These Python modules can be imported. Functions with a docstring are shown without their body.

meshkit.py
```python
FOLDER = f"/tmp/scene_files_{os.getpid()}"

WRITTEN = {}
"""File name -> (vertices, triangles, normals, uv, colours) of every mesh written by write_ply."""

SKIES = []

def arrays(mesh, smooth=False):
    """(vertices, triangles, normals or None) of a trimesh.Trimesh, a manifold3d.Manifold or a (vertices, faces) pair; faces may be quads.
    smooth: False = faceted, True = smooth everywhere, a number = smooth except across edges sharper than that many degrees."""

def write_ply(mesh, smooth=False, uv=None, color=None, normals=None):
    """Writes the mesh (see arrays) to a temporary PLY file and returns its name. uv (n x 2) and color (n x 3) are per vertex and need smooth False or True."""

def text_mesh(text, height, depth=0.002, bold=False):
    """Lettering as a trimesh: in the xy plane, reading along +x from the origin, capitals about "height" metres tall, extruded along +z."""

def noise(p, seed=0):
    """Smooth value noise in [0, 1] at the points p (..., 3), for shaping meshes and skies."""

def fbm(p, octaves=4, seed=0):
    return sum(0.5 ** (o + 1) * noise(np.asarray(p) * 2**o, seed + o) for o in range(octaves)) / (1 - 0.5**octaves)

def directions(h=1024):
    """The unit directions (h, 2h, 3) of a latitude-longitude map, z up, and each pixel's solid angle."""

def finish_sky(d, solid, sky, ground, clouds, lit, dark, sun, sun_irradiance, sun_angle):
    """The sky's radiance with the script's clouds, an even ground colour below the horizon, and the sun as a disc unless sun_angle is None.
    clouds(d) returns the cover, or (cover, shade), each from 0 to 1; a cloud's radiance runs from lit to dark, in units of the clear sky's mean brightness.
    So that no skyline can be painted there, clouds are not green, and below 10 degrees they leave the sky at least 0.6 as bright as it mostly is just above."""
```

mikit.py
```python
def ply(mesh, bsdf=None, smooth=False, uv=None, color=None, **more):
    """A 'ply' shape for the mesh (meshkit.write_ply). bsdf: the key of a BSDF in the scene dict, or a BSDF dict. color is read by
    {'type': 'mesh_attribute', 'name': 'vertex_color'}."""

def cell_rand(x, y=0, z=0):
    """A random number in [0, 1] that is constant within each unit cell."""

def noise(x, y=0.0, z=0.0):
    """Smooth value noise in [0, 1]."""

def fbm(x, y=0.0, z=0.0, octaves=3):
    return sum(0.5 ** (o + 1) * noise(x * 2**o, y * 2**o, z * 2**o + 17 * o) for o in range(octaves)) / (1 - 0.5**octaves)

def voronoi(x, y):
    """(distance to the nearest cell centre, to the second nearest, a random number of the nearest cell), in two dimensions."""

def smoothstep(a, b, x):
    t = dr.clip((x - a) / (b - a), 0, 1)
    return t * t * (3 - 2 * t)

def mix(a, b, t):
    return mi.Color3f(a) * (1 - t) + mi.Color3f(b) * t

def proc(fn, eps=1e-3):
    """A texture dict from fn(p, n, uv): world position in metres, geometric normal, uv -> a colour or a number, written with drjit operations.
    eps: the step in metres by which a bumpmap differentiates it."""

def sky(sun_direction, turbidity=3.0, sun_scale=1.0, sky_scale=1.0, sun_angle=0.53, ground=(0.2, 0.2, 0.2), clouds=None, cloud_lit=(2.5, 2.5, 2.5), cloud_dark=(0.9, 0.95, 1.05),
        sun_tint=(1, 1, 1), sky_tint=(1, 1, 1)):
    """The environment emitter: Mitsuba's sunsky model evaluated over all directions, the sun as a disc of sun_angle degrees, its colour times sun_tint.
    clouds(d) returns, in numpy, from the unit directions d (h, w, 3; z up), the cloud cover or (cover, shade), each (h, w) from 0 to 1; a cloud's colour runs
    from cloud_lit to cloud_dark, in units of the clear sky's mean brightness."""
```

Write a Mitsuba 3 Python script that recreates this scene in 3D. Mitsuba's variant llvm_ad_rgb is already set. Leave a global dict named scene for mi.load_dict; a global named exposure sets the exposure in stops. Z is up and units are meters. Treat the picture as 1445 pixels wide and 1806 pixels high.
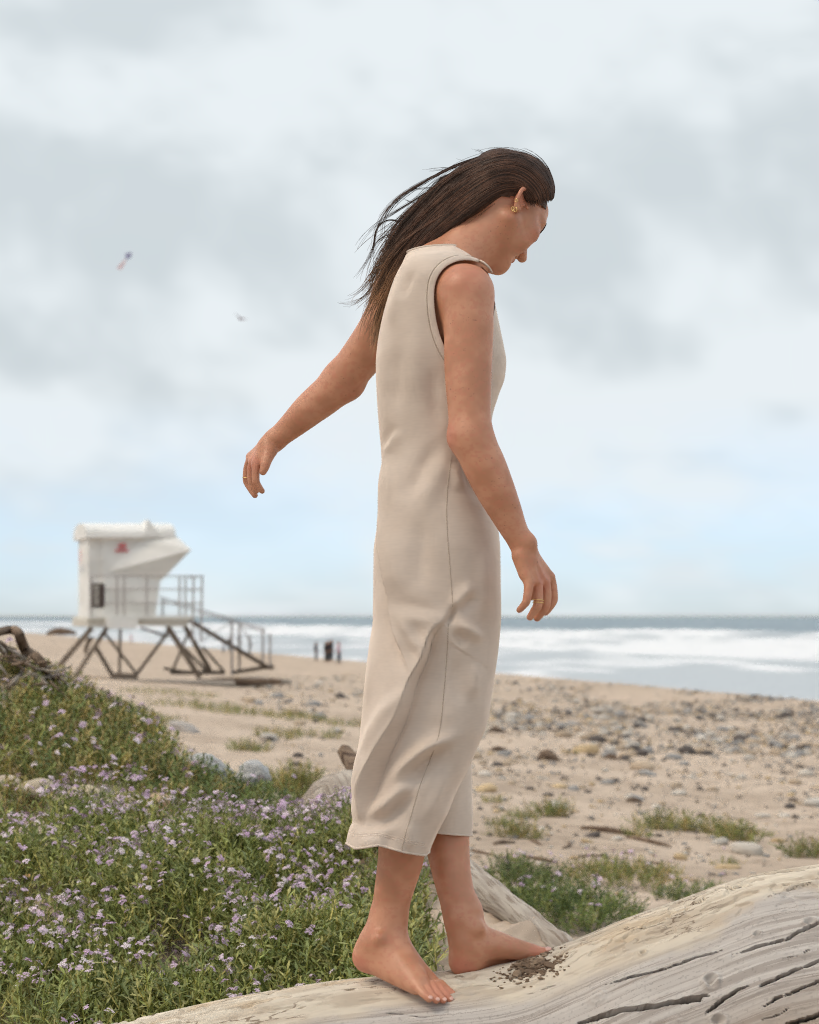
import math, os
import numpy as np, trimesh, drjit as dr, mitsuba as mi, mikit, meshkit
from mikit import ply, proc, noise, fbm, voronoi, smoothstep, mix, cell_rand
from scipy.interpolate import PchipInterpolator, CubicSpline
from scipy.spatial import cKDTree

T = mi.ScalarTransform4f
scene, labels = {}, {}

# ------------------------------------------------------------------ camera, sky, exposure
F, CX, CY = 4100.0, 722.5, 903.0            # focal length and centre in photo pixels (1445 x 1806)
CAM = np.array([0.0, 0.0, 1.15])
PITCH = math.atan((1088.0 - CY) / F)        # horizon at row 1088
CP, SP = math.cos(PITCH), math.sin(PITCH)
DIST = 4.5                                  # the person stands 4.5 m away

scene['camera'] = {'type': 'thinlens', 'fov': 2 * math.degrees(math.atan(CX / F)), 'fov_axis': 'x',
                   'to_world': T().look_at(origin=CAM.tolist(), target=(CAM + [0, CP, SP]).tolist(), up=[0, 0, 1]),
                   'aperture_radius': 0.0054, 'focus_distance': 4.47, 'near_clip': 0.1, 'far_clip': 40000.0}
exposure = 1.55


def clouds(d):
    """A closed grey deck, brighter overhead; lighter and darker patches, thin near the horizon."""
    el = np.degrees(np.arcsin(np.clip(d[..., 2], -1, 1)))
    az = np.degrees(np.arctan2(d[..., 0], d[..., 1]))
    h = np.maximum(d[..., 2], 0.0) + 0.10
    q = np.stack([d[..., 0] / h, d[..., 1] / h, 0 * h], -1)
    big = meshkit.fbm(q * [1.3, 0.62, 1] + [3.1, 7.7, 0], 4, 5)
    k = 0.55 + 0.45 * np.clip((np.abs(el) - 1) / 9, 0, 1)                                  # patches flatten out towards the horizon
    band = meshkit.fbm(np.stack([az / 9.0 + 0.14 * el + 40, el / (4.6 * k) - 0.05 * az + 3, 0 * el], -1), 5, 11)
    fine = meshkit.fbm(np.stack([az / 3.6 + 0.1 * el + 9, el / (1.9 * k) + 1, 0 * el], -1), 4, 23)
    curl = meshkit.fbm(np.stack([az / 1.3 + 0.1 * el, el / (1.1 * k) + 5, 0 * el], -1), 3, 31)
    m = 0.30 * big + 0.32 * band + 0.26 * fine + 0.12 * curl
    shade = np.clip((m - 0.395) / 0.17, 0, 1)
    shade = shade * shade * (3 - 2 * shade)
    lift = np.clip(1.02 - 0.85 * np.sin(np.radians(np.maximum(el, 0))) , 0.0, 1.0)     # an overcast dome is brightest overhead
    shade = np.clip(0.04 + 0.72 * shade, 0, 1) * lift
    haze = np.clip((el + 0.5) / 1.6, 0, 1) * np.clip((5.4 - el) / 3.4, 0, 1)
    cover = 1 - haze * (0.10 + 0.36 * np.clip((fine - 0.34) / 0.24, 0, 1))
    shade = shade * (1 - 0.6 * haze)            # bluer and duller towards the horizon
    return np.clip(cover, 0, 1), np.clip(shade, 0, 1)


SUN = (-0.55, -0.30, 0.80)
scene['sky'] = mikit.sky(SUN, turbidity=3, sun_scale=0.36, sun_angle=25, clouds=clouds, sky_tint=(1.50, 1.66, 1.76), cloud_lit=(1.76, 1.885, 1.95), cloud_dark=(1.13, 1.27, 1.345), ground=(0.30, 0.26, 0.21))


# ------------------------------------------------------------------ helpers
def P(px, py, y):
    """World point at depth y on the line of sight through a photo pixel (used to survey positions)."""
    px, py, y = np.broadcast_arrays(np.asarray(px, float), np.asarray(py, float), np.asarray(y, float))
    a, b = (px - CX) / F, -(py - CY) / F
    dy, dz = CP - b * SP, SP + b * CP
    return np.stack([a / dy * y, y, CAM[2] + dz / dy * y], -1)


def label(key, text=None, category=None, group=None, kind=None):
    labels[key] = {k: v for k, v in (('label', text), ('category', category), ('group', group), ('kind', kind)) if v}


def numbered(name):
    if name not in _names:
        _names[name] = 0
        return name
    _names[name] += 1
    return f'{name}_{_names[name]:03d}'


_names = {}


def tint(c, sd=0.0):
    return {'type': 'rgb', 'value': list(map(float, c))}


def principled(color, rough=0.6, spec=0.5, **more):
    return {'type': 'principled', 'base_color': color if isinstance(color, dict) else tint(color), 'roughness': rough, 'specular': spec, **more}


def two(b):
    return {'type': 'twosided', 'bsdf': b}


def bump(b, fn, scale=1.0, eps=1e-3):
    return {'type': 'bumpmap', 'bsdf': b, 'arbitrary': proc(fn, eps), 'scale': float(scale)}


VCOL = {'type': 'mesh_attribute', 'name': 'vertex_color'}


def box(sx, sy, sz, c=(0, 0, 0), rot=None):
    m = trimesh.creation.box((sx, sy, sz))
    if rot is not None:
        m.apply_transform(rot)
    m.apply_translation(c)
    return m


def bar(a, b, r, sides=8, r2=None, caps=True):
    """A tapered round bar from a to b."""
    a, b = np.asarray(a, float), np.asarray(b, float)
    return tube(np.array([a, b]), np.array([r, r if r2 is None else r2]), sides, caps)


def beam(a, b, w, h):
    """A square timber from a to b."""
    a, b = np.asarray(a, float), np.asarray(b, float)
    z = (b - a) / np.linalg.norm(b - a)
    x = np.cross(z, [0, 1, 0] if abs(z[1]) < 0.9 else [1, 0, 0])
    x /= np.linalg.norm(x)
    m = trimesh.creation.box((w, h, np.linalg.norm(b - a)))
    M = np.eye(4)
    M[:3, 0], M[:3, 1], M[:3, 2], M[:3, 3] = x, np.cross(z, x), z, (a + b) / 2
    m.apply_transform(M)
    return m


def tube(pts, r, sides=8, caps=True):
    """A tube through pts with radii r (parallel-transport frames)."""
    pts = np.asarray(pts, float)
    r = np.broadcast_to(np.asarray(r, float), (len(pts),))
    t = np.gradient(pts, axis=0)
    t /= np.linalg.norm(t, axis=1, keepdims=True) + 1e-12
    n = np.cross(t[0], [0.13, 0.2, 0.97] if abs(t[0][2]) < 0.9 else [1, 0.1, 0])
    n /= np.linalg.norm(n)
    rings, a = [], np.arange(sides) * 2 * np.pi / sides
    for i in range(len(pts)):
        n = n - t[i] * (n @ t[i])
        n /= np.linalg.norm(n)
        rings.append(pts[i] + r[i] * (np.cos(a)[:, None] * n + np.sin(a)[:, None] * np.cross(t[i], n)))
    v = np.concatenate(rings)
    f = []
    for i in range(len(pts) - 1):
        for k in range(sides):
            p, q = i * sides + k, i * sides + (k + 1) % sides
            f += [[p, q, q + sides], [p, q + sides, p + sides]]
    if caps:
        v = np.vstack([v, pts[0], pts[-1]])
        n0, n1 = len(v) - 2, len(v) - 1
        for k in range(sides):
            f += [[n0, (k + 1) % sides, k], [n1, (len(pts) - 1) * sides + k, (len(pts) - 1) * sides + (k + 1) % sides]]
    return trimesh.Trimesh(v, f, process=False)


def cat(ms):
    return trimesh.util.concatenate(ms)


def spline(pts, n):
    """n points along a smooth curve through pts (any dimension)."""
    pts = np.asarray(pts, float)
    d = np.r_[0, np.cumsum(np.linalg.norm(np.diff(pts, axis=0), axis=1) + 1e-9)]
    return CubicSpline(d, pts, axis=0)(np.linspace(0, d[-1], n)) if len(pts) > 2 else pts[0] + (pts[1] - pts[0]) * np.linspace(0, 1, n)[:, None]


def grid_faces(n, m, wrap=False):
    """Quads of an n x m vertex grid as triangles; wrap closes the second index."""
    i, j = np.meshgrid(np.arange(n - 1), np.arange(m if wrap else m - 1), indexing='ij')
    k = (j + 1) % m
    a, b, c, d = (i * m + j).ravel(), (i * m + k).ravel(), ((i + 1) * m + k).ravel(), ((i + 1) * m + j).ravel()
    return np.vstack([np.stack([a, b, c], 1), np.stack([a, c, d], 1)])


def sstep(a, b, x):
    t = np.clip((x - a) / (b - a), 0, 1)
    return t * t * (3 - 2 * t)
# ------------------------------------------------------------------ the beach, the sea
SEA = -2.5


def shore(x, y):
    """Metres inland of the water's edge, which runs obliquely away to the left."""
    return (164.0 - 4.1 * x - y) / 4.22


_prof = PchipInterpolator([-400, -60, -25, 0, 4, 8, 14, 24, 32, 38, 55, 90, 300], [-9, -4.5, -3.3, -2.5, -1.95, -1.62, -1.50, -1.00, -0.45, 0.0, 0.25, 1.2, 6.0])


BURIED = np.array([P(640, 1440, 7.3), P(1015, 1690, 5.5)])


def bell(d):
    return np.exp(-d * d)


def ground_z(x, y):
    """Height of the sand: the beach profile, the dune on the left, the bank under the flowers, soft ripples."""
    x, y = np.asarray(x, float), np.asarray(y, float)
    z = _prof(np.clip(shore(x, y), -390, 290))
    q = np.stack([x, y, 0 * x], -1)
    near = np.exp(-((x / 60) ** 2 + ((y - 15) / 60) ** 2))
    z = z + near * (0.20 * (meshkit.fbm(q * 0.22 + 5, 3, 3) - 0.5) + 0.07 * (meshkit.fbm(q * 1.1, 3, 8) - 0.5)) * sstep(6.0, 9, y)
    bank = (0.10 + 0.31 * sstep(4.4, 7.4, y)) * sstep(0.45, -0.45, x) * sstep(2.0, 4.4, y) * sstep(11.0, 8.0, y)
    crest = np.interp(x, [-6, -2.6, -1.76, -1.5, -1.3, -1.13, -.96, -.79, -.59, -.33, .1], [.84, .86, .80, .66, .60, .54, .46, .35, .25, .12, 0])
    dune = np.maximum(0, crest) * sstep(7.2, 10.1, y) * sstep(17, 11.5, y) * sstep(-14, -7, x)
    hump = 0.27 * bell((x - 0.20) / 0.42) * bell((y - 5.35) / 0.70)
    z = z + dune + bank + hump
    lx, ly, lz = BURIED[:, 0], BURIED[:, 1], BURIED[:, 2]                                     # sand drifted over the half buried log
    t = np.clip(((x - lx[0]) * (lx[1] - lx[0]) + (y - ly[0]) * (ly[1] - ly[0])) / ((lx[1] - lx[0]) ** 2 + (ly[1] - ly[0]) ** 2), 0, 1)
    d = np.hypot(x - lx[0] - t * (lx[1] - lx[0]), y - ly[0] - t * (ly[1] - ly[0]))
    want = lz[0] + t * (lz[1] - lz[0]) + 0.030 + 0.05 * (meshkit.fbm(np.stack([x * 5, y * 5, 0 * x], -1), 2, 19) - 0.5)
    return z + np.maximum(0, want - z) * np.exp(-(d / 0.20) ** 2) * sstep(0, .25, t)


def axis(lo, hi, mid, fine, n):
    """n coordinates from lo to hi, spaced about `fine` near mid and widening away from it."""
    lo_t, hi_t = np.arcsinh((lo - mid) / fine / 60), np.arcsinh((hi - mid) / fine / 60)
    return mid + np.sinh(np.linspace(lo_t, hi_t, n)) * fine * 60


gx, gy = axis(-1500, 700, -0.3, 0.06, 290), axis(-120, 5200, 8.0, 0.06, 380)
XX, YY = np.meshgrid(gx, gy, indexing='ij')
gv = np.stack([XX, YY, ground_z(XX, YY)], -1).reshape(-1, 3)
ground_mesh = trimesh.Trimesh(gv, grid_faces(len(gx), len(gy)), process=False)


def sand_color(p, n, uv):
    s = (164.0 - 4.1 * p.x - p.y) / 4.22
    a = fbm(p.x * 0.55, p.y * 0.55, 0.0, 4)
    b = fbm(p.x * 6.0 + 31, p.y * 6.0, 0.0, 3)
    g = noise(p.x * 420.0, p.y * 420.0, p.z * 420.0)
    c = mix((0.435, 0.352, 0.285), (0.36, 0.287, 0.228), smoothstep(0.35, 0.68, a))
    c = mix(c, (0.26, 0.20, 0.155), smoothstep(0.50, 0.74, b) * 0.65)
    c = mix(c, c * 0.62, smoothstep(0.80, 0.95, g) * 0.8)
    c = mix(c, (0.62, 0.53, 0.42), smoothstep(0.90, 0.99, noise(p.x * 260.0 + 7, p.y * 260.0)) * 0.6)
    wet = 1 - smoothstep(1.5, 6.5, s + 2.0 * (fbm(p.x * 0.12, p.y * 0.05, 0.0, 3) - 0.5))
    return mix(c, (0.165, 0.125, 0.095), wet * 0.85)


def sand_height(p, n, uv):
    far = smoothstep(40.0, 14.0, p.y)
    return 0.030 * fbm(p.x * 2.6, p.y * 2.6, 0.0, 4) * far + 0.020 * fbm(p.x * 11, p.y * 11, 0.0, 4) * far + 0.0012 * noise(p.x * 300, p.y * 300)


scene['sand_bsdf'] = two(bump(principled(proc(sand_color), 0.9, 0.2), sand_height, 1.0, 2e-3))
scene['beach_sand'] = ply(ground_mesh, 'sand_bsdf', smooth=True)
label('beach_sand', 'pale tan beach sand sloping down to the sea', kind='structure')

# the sea: swell and breakers parallel to the shore
sx_, sy_ = axis(-9000, 9000, 0, 1.6, 220), np.unique(np.r_[np.linspace(60, 420, 330), np.linspace(420, 900, 180), 900 * (28000 / 900) ** np.linspace(0, 1, 80)])
XX, YY = np.meshgrid(sx_, sy_, indexing='ij')


def swell(x, y):
    s = -shore(x, y)
    q = np.stack([x * 0.006, y * 0.006, 0 * x], -1)
    w = 26 * (meshkit.fbm(q, 3, 2) - 0.5)
    q2 = np.stack([x * 0.02, y * 0.02, 0 * x], -1)
    k = meshkit.noise(q2, 9)
    z = 0 * x
    for at, h, l in ((10, 0.14, 5), (24, 0.22, 6), (47, 0.55, 7), (66, 0.75, 8), (92, 0.9, 9), (126, 1.15, 11), (170, 0.9, 16), (225, 0.7, 20)):
        d = s - at + w
        z = z + h * (0.35 + 0.9 * k) * np.exp(-np.where(d < 0, d / (0.45 * l), d / l) ** 2)
    fade = np.exp(-np.maximum(0, y - 900) / 900)
    return SEA + z * fade * sstep(0, 8, s)


sea_v = np.stack([XX, YY, swell(XX, YY)], -1).reshape(-1, 3)
sf = grid_faces(len(sx_), len(sy_))
keep = (shore(sea_v[:, 0], sea_v[:, 1]) < 25)[sf].any(1)
sea_mesh = trimesh.Trimesh(sea_v, sf[keep], process=False)
sea_mesh.remove_unreferenced_vertices()


def sea_foam(p, n, uv):
    s = (p.y + 4.1 * p.x - 164.0) / 4.22
    w = 26 * (fbm(p.x * 0.006, p.y * 0.006, 0.0, 3) - 0.5)
    lace = fbm(p.x * 0.16, p.y * 0.05, 0.0, 4)
    patch = fbm(p.x * 0.035 + 9, p.y * 0.012, 0.0, 3)
    q = s + 0.8 * w
    surf = smoothstep(34.0, 52.0, q) * (1 - smoothstep(104.0, 150.0, q))
    f = surf * (0.55 + 1.1 * smoothstep(0.34, 0.62, 0.6 * lace + 0.4 * patch))
    film = (1 - smoothstep(30.0, 50.0, q)) * (0.42 + 0.6 * smoothstep(0.44, 0.70, lace))
    edge = 1 - smoothstep(0.5, 6.0, s)
    crest = smoothstep(118.0, 128.0, q) * (1 - smoothstep(130.0, 150.0, q)) * smoothstep(0.40, 0.55, patch)
    far = smoothstep(2600.0, 900.0, p.y)
    return far * dr.clip(dr.maximum(dr.maximum(f, film), dr.maximum(edge * 0.8, crest)), 0, 1)


def sea_height(p, n, uv):
    return smoothstep(2200.0, 500.0, p.y) * 0.35 * fbm(p.x * 0.10, p.y * 0.22, 0.0, 4) + 0.05 * fbm(p.x * 0.9, p.y * 1.3, 0.0, 3)


scene['sea_bsdf'] = two({'type': 'blendbsdf', 'weight': proc(sea_foam),
                         'a': bump(principled((0.065, 0.115, 0.15), 0.28, 0.5), sea_height, 1.0, 0.05),
                         'b': {'type': 'diffuse', 'reflectance': tint((0.80, 0.81, 0.84))}})
scene['sea_water'] = ply(sea_mesh, 'sea_bsdf', smooth=True)
label('sea_water', 'grey blue sea with white surf rolling to the beach', kind='structure')
# ------------------------------------------------------------------ smooth solids from rounded bones (signed distance on a sparse grid)
class Solid:
    """An ordered list of rounded cones and ellipsoids, blended smoothly; a negative sign carves."""

    def __init__(self):
        self.ops = []

    def cone(self, a, ra, b, rb, k=0.01, sign=1):
        a, b = np.asarray(a, float), np.asarray(b, float)
        lo, hi = np.minimum(a - ra, b - rb), np.maximum(a + ra, b + rb)
        self.ops.append(('c', (a, ra, b, rb), k, sign, lo - k, hi + k))
        return self

    def chain(self, pts, k=0.012, sign=1, fine=4):
        """pts: (point, radius) pairs: one limb, its thickness running smoothly from joint to joint."""
        if len(pts) > 2:
            a = np.array([[*p, r] for p, r in pts])
            t = np.r_[0, np.cumsum(np.linalg.norm(np.diff(a[:, :3], axis=0), axis=1))]
            a = PchipInterpolator(t, a)(np.unique(np.concatenate([np.linspace(u, v, fine + 1) for u, v in zip(t[:-1], t[1:])])))
        else:
            a = np.array([[*p, r] for p, r in pts])
        lo, hi = (a[:, :3] - a[:, 3:]).min(0), (a[:, :3] + a[:, 3:]).max(0)
        self.ops.append(('h', a, k, sign, lo - k, hi + k))
        return self

    def ell(self, c, r, k=0.01, R=None, sign=1):
        c, r = np.asarray(c, float), np.asarray(r, float)
        m = max(r)
        self.ops.append(('e', (c, r, np.eye(3) if R is None else np.asarray(R)), k, sign, c - m - k, c + m + k))
        return self

    def ball(self, c, r, k=0.01, sign=1):
        return self.cone(c, r, np.asarray(c) + [0, 0, 1e-5], r, k, sign)

    @staticmethod
    def _clip(op, lo, hi):
        """Of a limb, only the pieces near a block."""
        if op[0] != 'h' or len(op[1]) < 4:
            return op
        c, half = (lo + hi) / 2, np.linalg.norm(hi - lo) / 2
        d = np.linalg.norm(op[1][:, :3] - c, axis=1) - op[1][:, 3]
        on = d < max(half + 0.03, d.min() + 0.03)
        i = np.nonzero(on)[0]
        return (op[0], op[1][max(0, i[0] - 1):i[-1] + 2], *op[2:])

    @staticmethod
    def _d(op, p):
        if op[0] == 'c':
            a, ra, b, rb = op[1]
            ab = b - a
            t = np.clip((p - a) @ ab / (ab @ ab), 0, 1)
            return np.linalg.norm(p - a - t[..., None] * ab, axis=-1) - (ra + (rb - ra) * t)
        if op[0] == 'h':
            s = op[1]
            A, B = s[:-1], s[1:]
            ab = B[:, :3] - A[:, :3]
            out = None
            for i in range(len(A)):
                ap = p - A[i, :3]
                t = np.clip(ap @ ab[i] / (ab[i] @ ab[i]), 0, 1)
                e = np.linalg.norm(ap - t[..., None] * ab[i], axis=-1) - (A[i, 3] + (B[i, 3] - A[i, 3]) * t)
                out = e if out is None else np.minimum(out, e)
            return out
        c, r, R = op[1]
        q = (p - c) @ R                      # R's columns are the ellipsoid's axes
        k0, k1 = np.linalg.norm(q / r, axis=-1), np.linalg.norm(q / r ** 2, axis=-1)
        return k0 * (k0 - 1) / np.maximum(k1, 1e-9)

    def value(self, p, ops=None):
        d = np.full(p.shape[:-1], 0.25)
        for op in self.ops if ops is None else ops:
            e, k = self._d(op, p), op[2]
            if op[3] > 0:
                h = np.maximum(k - np.abs(d - e), 0) / k
                d = np.minimum(d, e) - h * h * k / 4
            else:
                h = np.maximum(k - np.abs(d + e), 0) / k
                d = np.maximum(d, -e) + h * h * k / 4
        return d

    def mesh(self, h, B=16):
        lo = np.min([o[4] for o in self.ops if o[3] > 0], 0) - 3 * h
        hi = np.max([o[5] for o in self.ops if o[3] > 0], 0) + 3 * h
        nb = np.ceil((hi - lo) / (B * h)).astype(int)
        D = np.full(nb * B, 0.1, np.float32)
        g = np.stack(np.meshgrid(*[np.arange(B)] * 3, indexing='ij'), -1) * h
        half, reach = (B - 1) * h / 2, B * h * 0.87
        for ib in np.ndindex(*nb):
            o = lo + np.array(ib) * B * h
            near = [self._clip(op, o - 0.02, o + B * h + 0.02) for op in self.ops if np.all(op[4] < o + B * h + 0.02) and np.all(op[5] > o - 0.02)]
            if not any(op[3] > 0 for op in near):
                continue
            c = self.value((o + half)[None], near)[0]
            s = tuple(slice(i * B, i * B + B) for i in ib)
            if abs(c) > reach * 1.6 + 0.01:
                D[s] = c
                continue
            D[s] = self.value(o + g, near)
        return surface_nets(D, h, lo)


def surface_nets(D, h, lo):
    """Triangles of the zero level of a sampled field (negative inside)."""
    S = D < 0
    n = np.zeros(np.array(D.shape) - 1, np.uint8)
    for a, b, c in np.ndindex(2, 2, 2):
        n += S[a:D.shape[0] - 1 + a, b:D.shape[1] - 1 + b, c:D.shape[2] - 1 + c]
    cells = np.argwhere((n > 0) & (n < 8))
    idx = np.full(n.shape, -1, np.int32)
    idx[tuple(cells.T)] = np.arange(len(cells))
    acc, cnt = np.zeros((len(cells), 3)), np.zeros(len(cells))
    for ax in range(3):
        for u, w in np.ndindex(2, 2):
            o = np.zeros(3, int)
            o[(ax + 1) % 3], o[(ax + 2) % 3] = u, w
            e = np.zeros(3, int)
            e[ax] = 1
            a, b = D[tuple((cells + o).T)], D[tuple((cells + o + e).T)]
            m = (a < 0) != (b < 0)
            t = np.where(m, a / np.where(m, a - b, 1), 0)
            q = cells + o + t[:, None] * e
            acc[m] += q[m]
            cnt[m] += 1
    v = lo + acc / cnt[:, None] * h
    f = []
    for ax in range(3):
        b1, b2 = (ax + 1) % 3, (ax + 2) % 3
        s0, s1 = [slice(None)] * 3, [slice(None)] * 3
        s0[ax], s1[ax] = slice(0, -1), slice(1, None)
        e = np.argwhere(S[tuple(s0)] != S[tuple(s1)])
        e = e[(e[:, b1] > 0) & (e[:, b2] > 0) & np.all(e < np.array(n.shape), axis=1)]
        u, w = np.eye(3, dtype=int)[b1], np.eye(3, dtype=int)[b2]
        q = np.stack([idx[tuple((e - u - w).T)], idx[tuple((e - w).T)], idx[tuple(e.T)], idx[tuple((e - u).T)]], 1)
        fl = ~S[tuple(e.T)]
        q[fl] = q[fl][:, ::-1]
        f += [q[:, [0, 1, 2]], q[:, [0, 2, 3]]]
    f = np.vstack(f)
    return trimesh.Trimesh(v, f[(f >= 0).all(1)], process=False)


# ------------------------------------------------------------------ the person: one continuous body
def J(px, py, dy=0.0):
    return P(px, py, DIST + dy)


def R_(r, dy=0.0):
    return r * (DIST + dy) / F


def joints(rows):
    return [(J(x, y, d), R_(r, d)) for x, y, d, r in rows]


body = Solid()
# trunk (under the dress), shoulders, neck
body.ell(J(768, 545, 0), (.080, .115, .125), .03)
body.ell(J(772, 690, 0), (.070, .100, .13), .03)
body.ell(J(775, 880, 0.0), (.078, .115, .14), .03)
body.chain(joints([(790, 508, -.02, 54), (808, 524, -.09, 46), (822, 519, -.150, 46)]), .03)
body.chain(joints([(770, 500, .02, 58), (738, 512, .09, 50), (706, 522, .155, 45)]), .03)
body.chain(joints([(792, 478, 0, 50), (822, 441, .015, 51), (860, 410, .03, 50), (878, 388, .04, 54)]), .025)
body.chain(joints([(786, 500, -.102, 45), (788, 550, -.106, 44), (796, 620, -.096, 41)]), .03)
# arm held along the side
body.chain(joints([(822, 514, -.155, 46.5), (827, 580, -.165, 44), (826, 650, -.172, 42), (828, 720, -.180, 38), (830, 768, -.185, 36)]), .02)
body.ball(J(812, 772, -.183), R_(18), .014)
body.chain(joints([(831, 770, -.185, 36), (852, 815, -.183, 38), (870, 855, -.178, 35.5), (891, 900, -.170, 29.5), (909, 938, -.163, 23.5), (924, 962, -.160, 21)]), .02)
body.ball(J(933, 955, -.170), R_(10), .012)
# arm held out behind
body.chain(joints([(704, 518, .155, 45), (672, 580, .18, 40), (636, 632, .215, 37), (606, 668, .24, 34)]), .02)
body.ball(J(617, 678, .235), R_(25), .014)
body.chain(joints([(605, 671, .24, 34), (580, 694, .25, 33), (546, 722, .265, 29.5), (512, 753, .28, 23), (484, 777, .295, 18)]), .02)
# skin creases at both elbows
for a, b, r in (((790, 775, -.206), (808, 781, -.222), 1.6), ((791, 769, -.206), (803, 772, -.220), 1.2), ((597, 664, .204), (624, 690, .212), 1.6), ((603, 660, .202), (618, 672, .204), 1.2)):
    body.cone(J(*a), R_(r), J(*b), R_(r * .7), .007, -1)
# legs
body.chain(joints([(758, 960, -.05, 62), (740, 1150, -.06, 56), (726, 1300, -.065, 48), (716, 1400, -.065, 49), (709, 1500, -.06, 41.5), (694, 1575, -.05, 34), (685, 1622, -.045, 30)]), .02)
body.chain(joints([(790, 960, .06, 62), (796, 1150, .060, 54), (788, 1300, .060, 44), (786, 1400, .045, 42), (790, 1490, .025, 38), (800, 1556, .000, 33), (817, 1612, -.025, 31)]), .02)

# near foot, laid across the trunk, toes down its near side
nf = [(650, 1686, -.035, 24), (668, 1668, -.050, 33), (700, 1694, -.075, 29), (726, 1717, -.105, 22), (740, 1731, -.120, 17)]
body.chain(joints([(685, 1620, -.045, 30), (676, 1655, -.048, 34)]), .02)
body.chain(joints(nf), .02)
body.chain(joints([(650, 1689, -.038, 24), (690, 1716, -.085, 17), (734, 1740, -.132, 13)]), .02)
body.chain(joints([(684, 1650, -.045, 30), (720, 1695, -.070, 21), (756, 1728, -.085, 15), (768, 1738, -.095, 12)]), .02)
body.ball(J(669, 1655, -.088), R_(9), .014)
for a, b, c, r in (((738, 1741, -.140), (750, 1756, -.158), (757, 1762, -.162), 6.8), ((750, 1739, -.130), (763, 1757, -.151), (770, 1764.5, -.155), 6.4), ((761, 1738, -.118), (775, 1756, -.140), (782, 1764.5, -.144), 6.5),
                   ((771, 1738, -.108), (786, 1754, -.129), (793.5, 1763, -.132), 6.5), ((776, 1738, -.096), (794, 1752, -.114), (804, 1760, -.117), 8.0)):
    body.chain([(J(*a), R_(r + 2.5)), (J(*b), R_(r)), (J(*c), R_(r * .96))], .0025)

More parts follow.
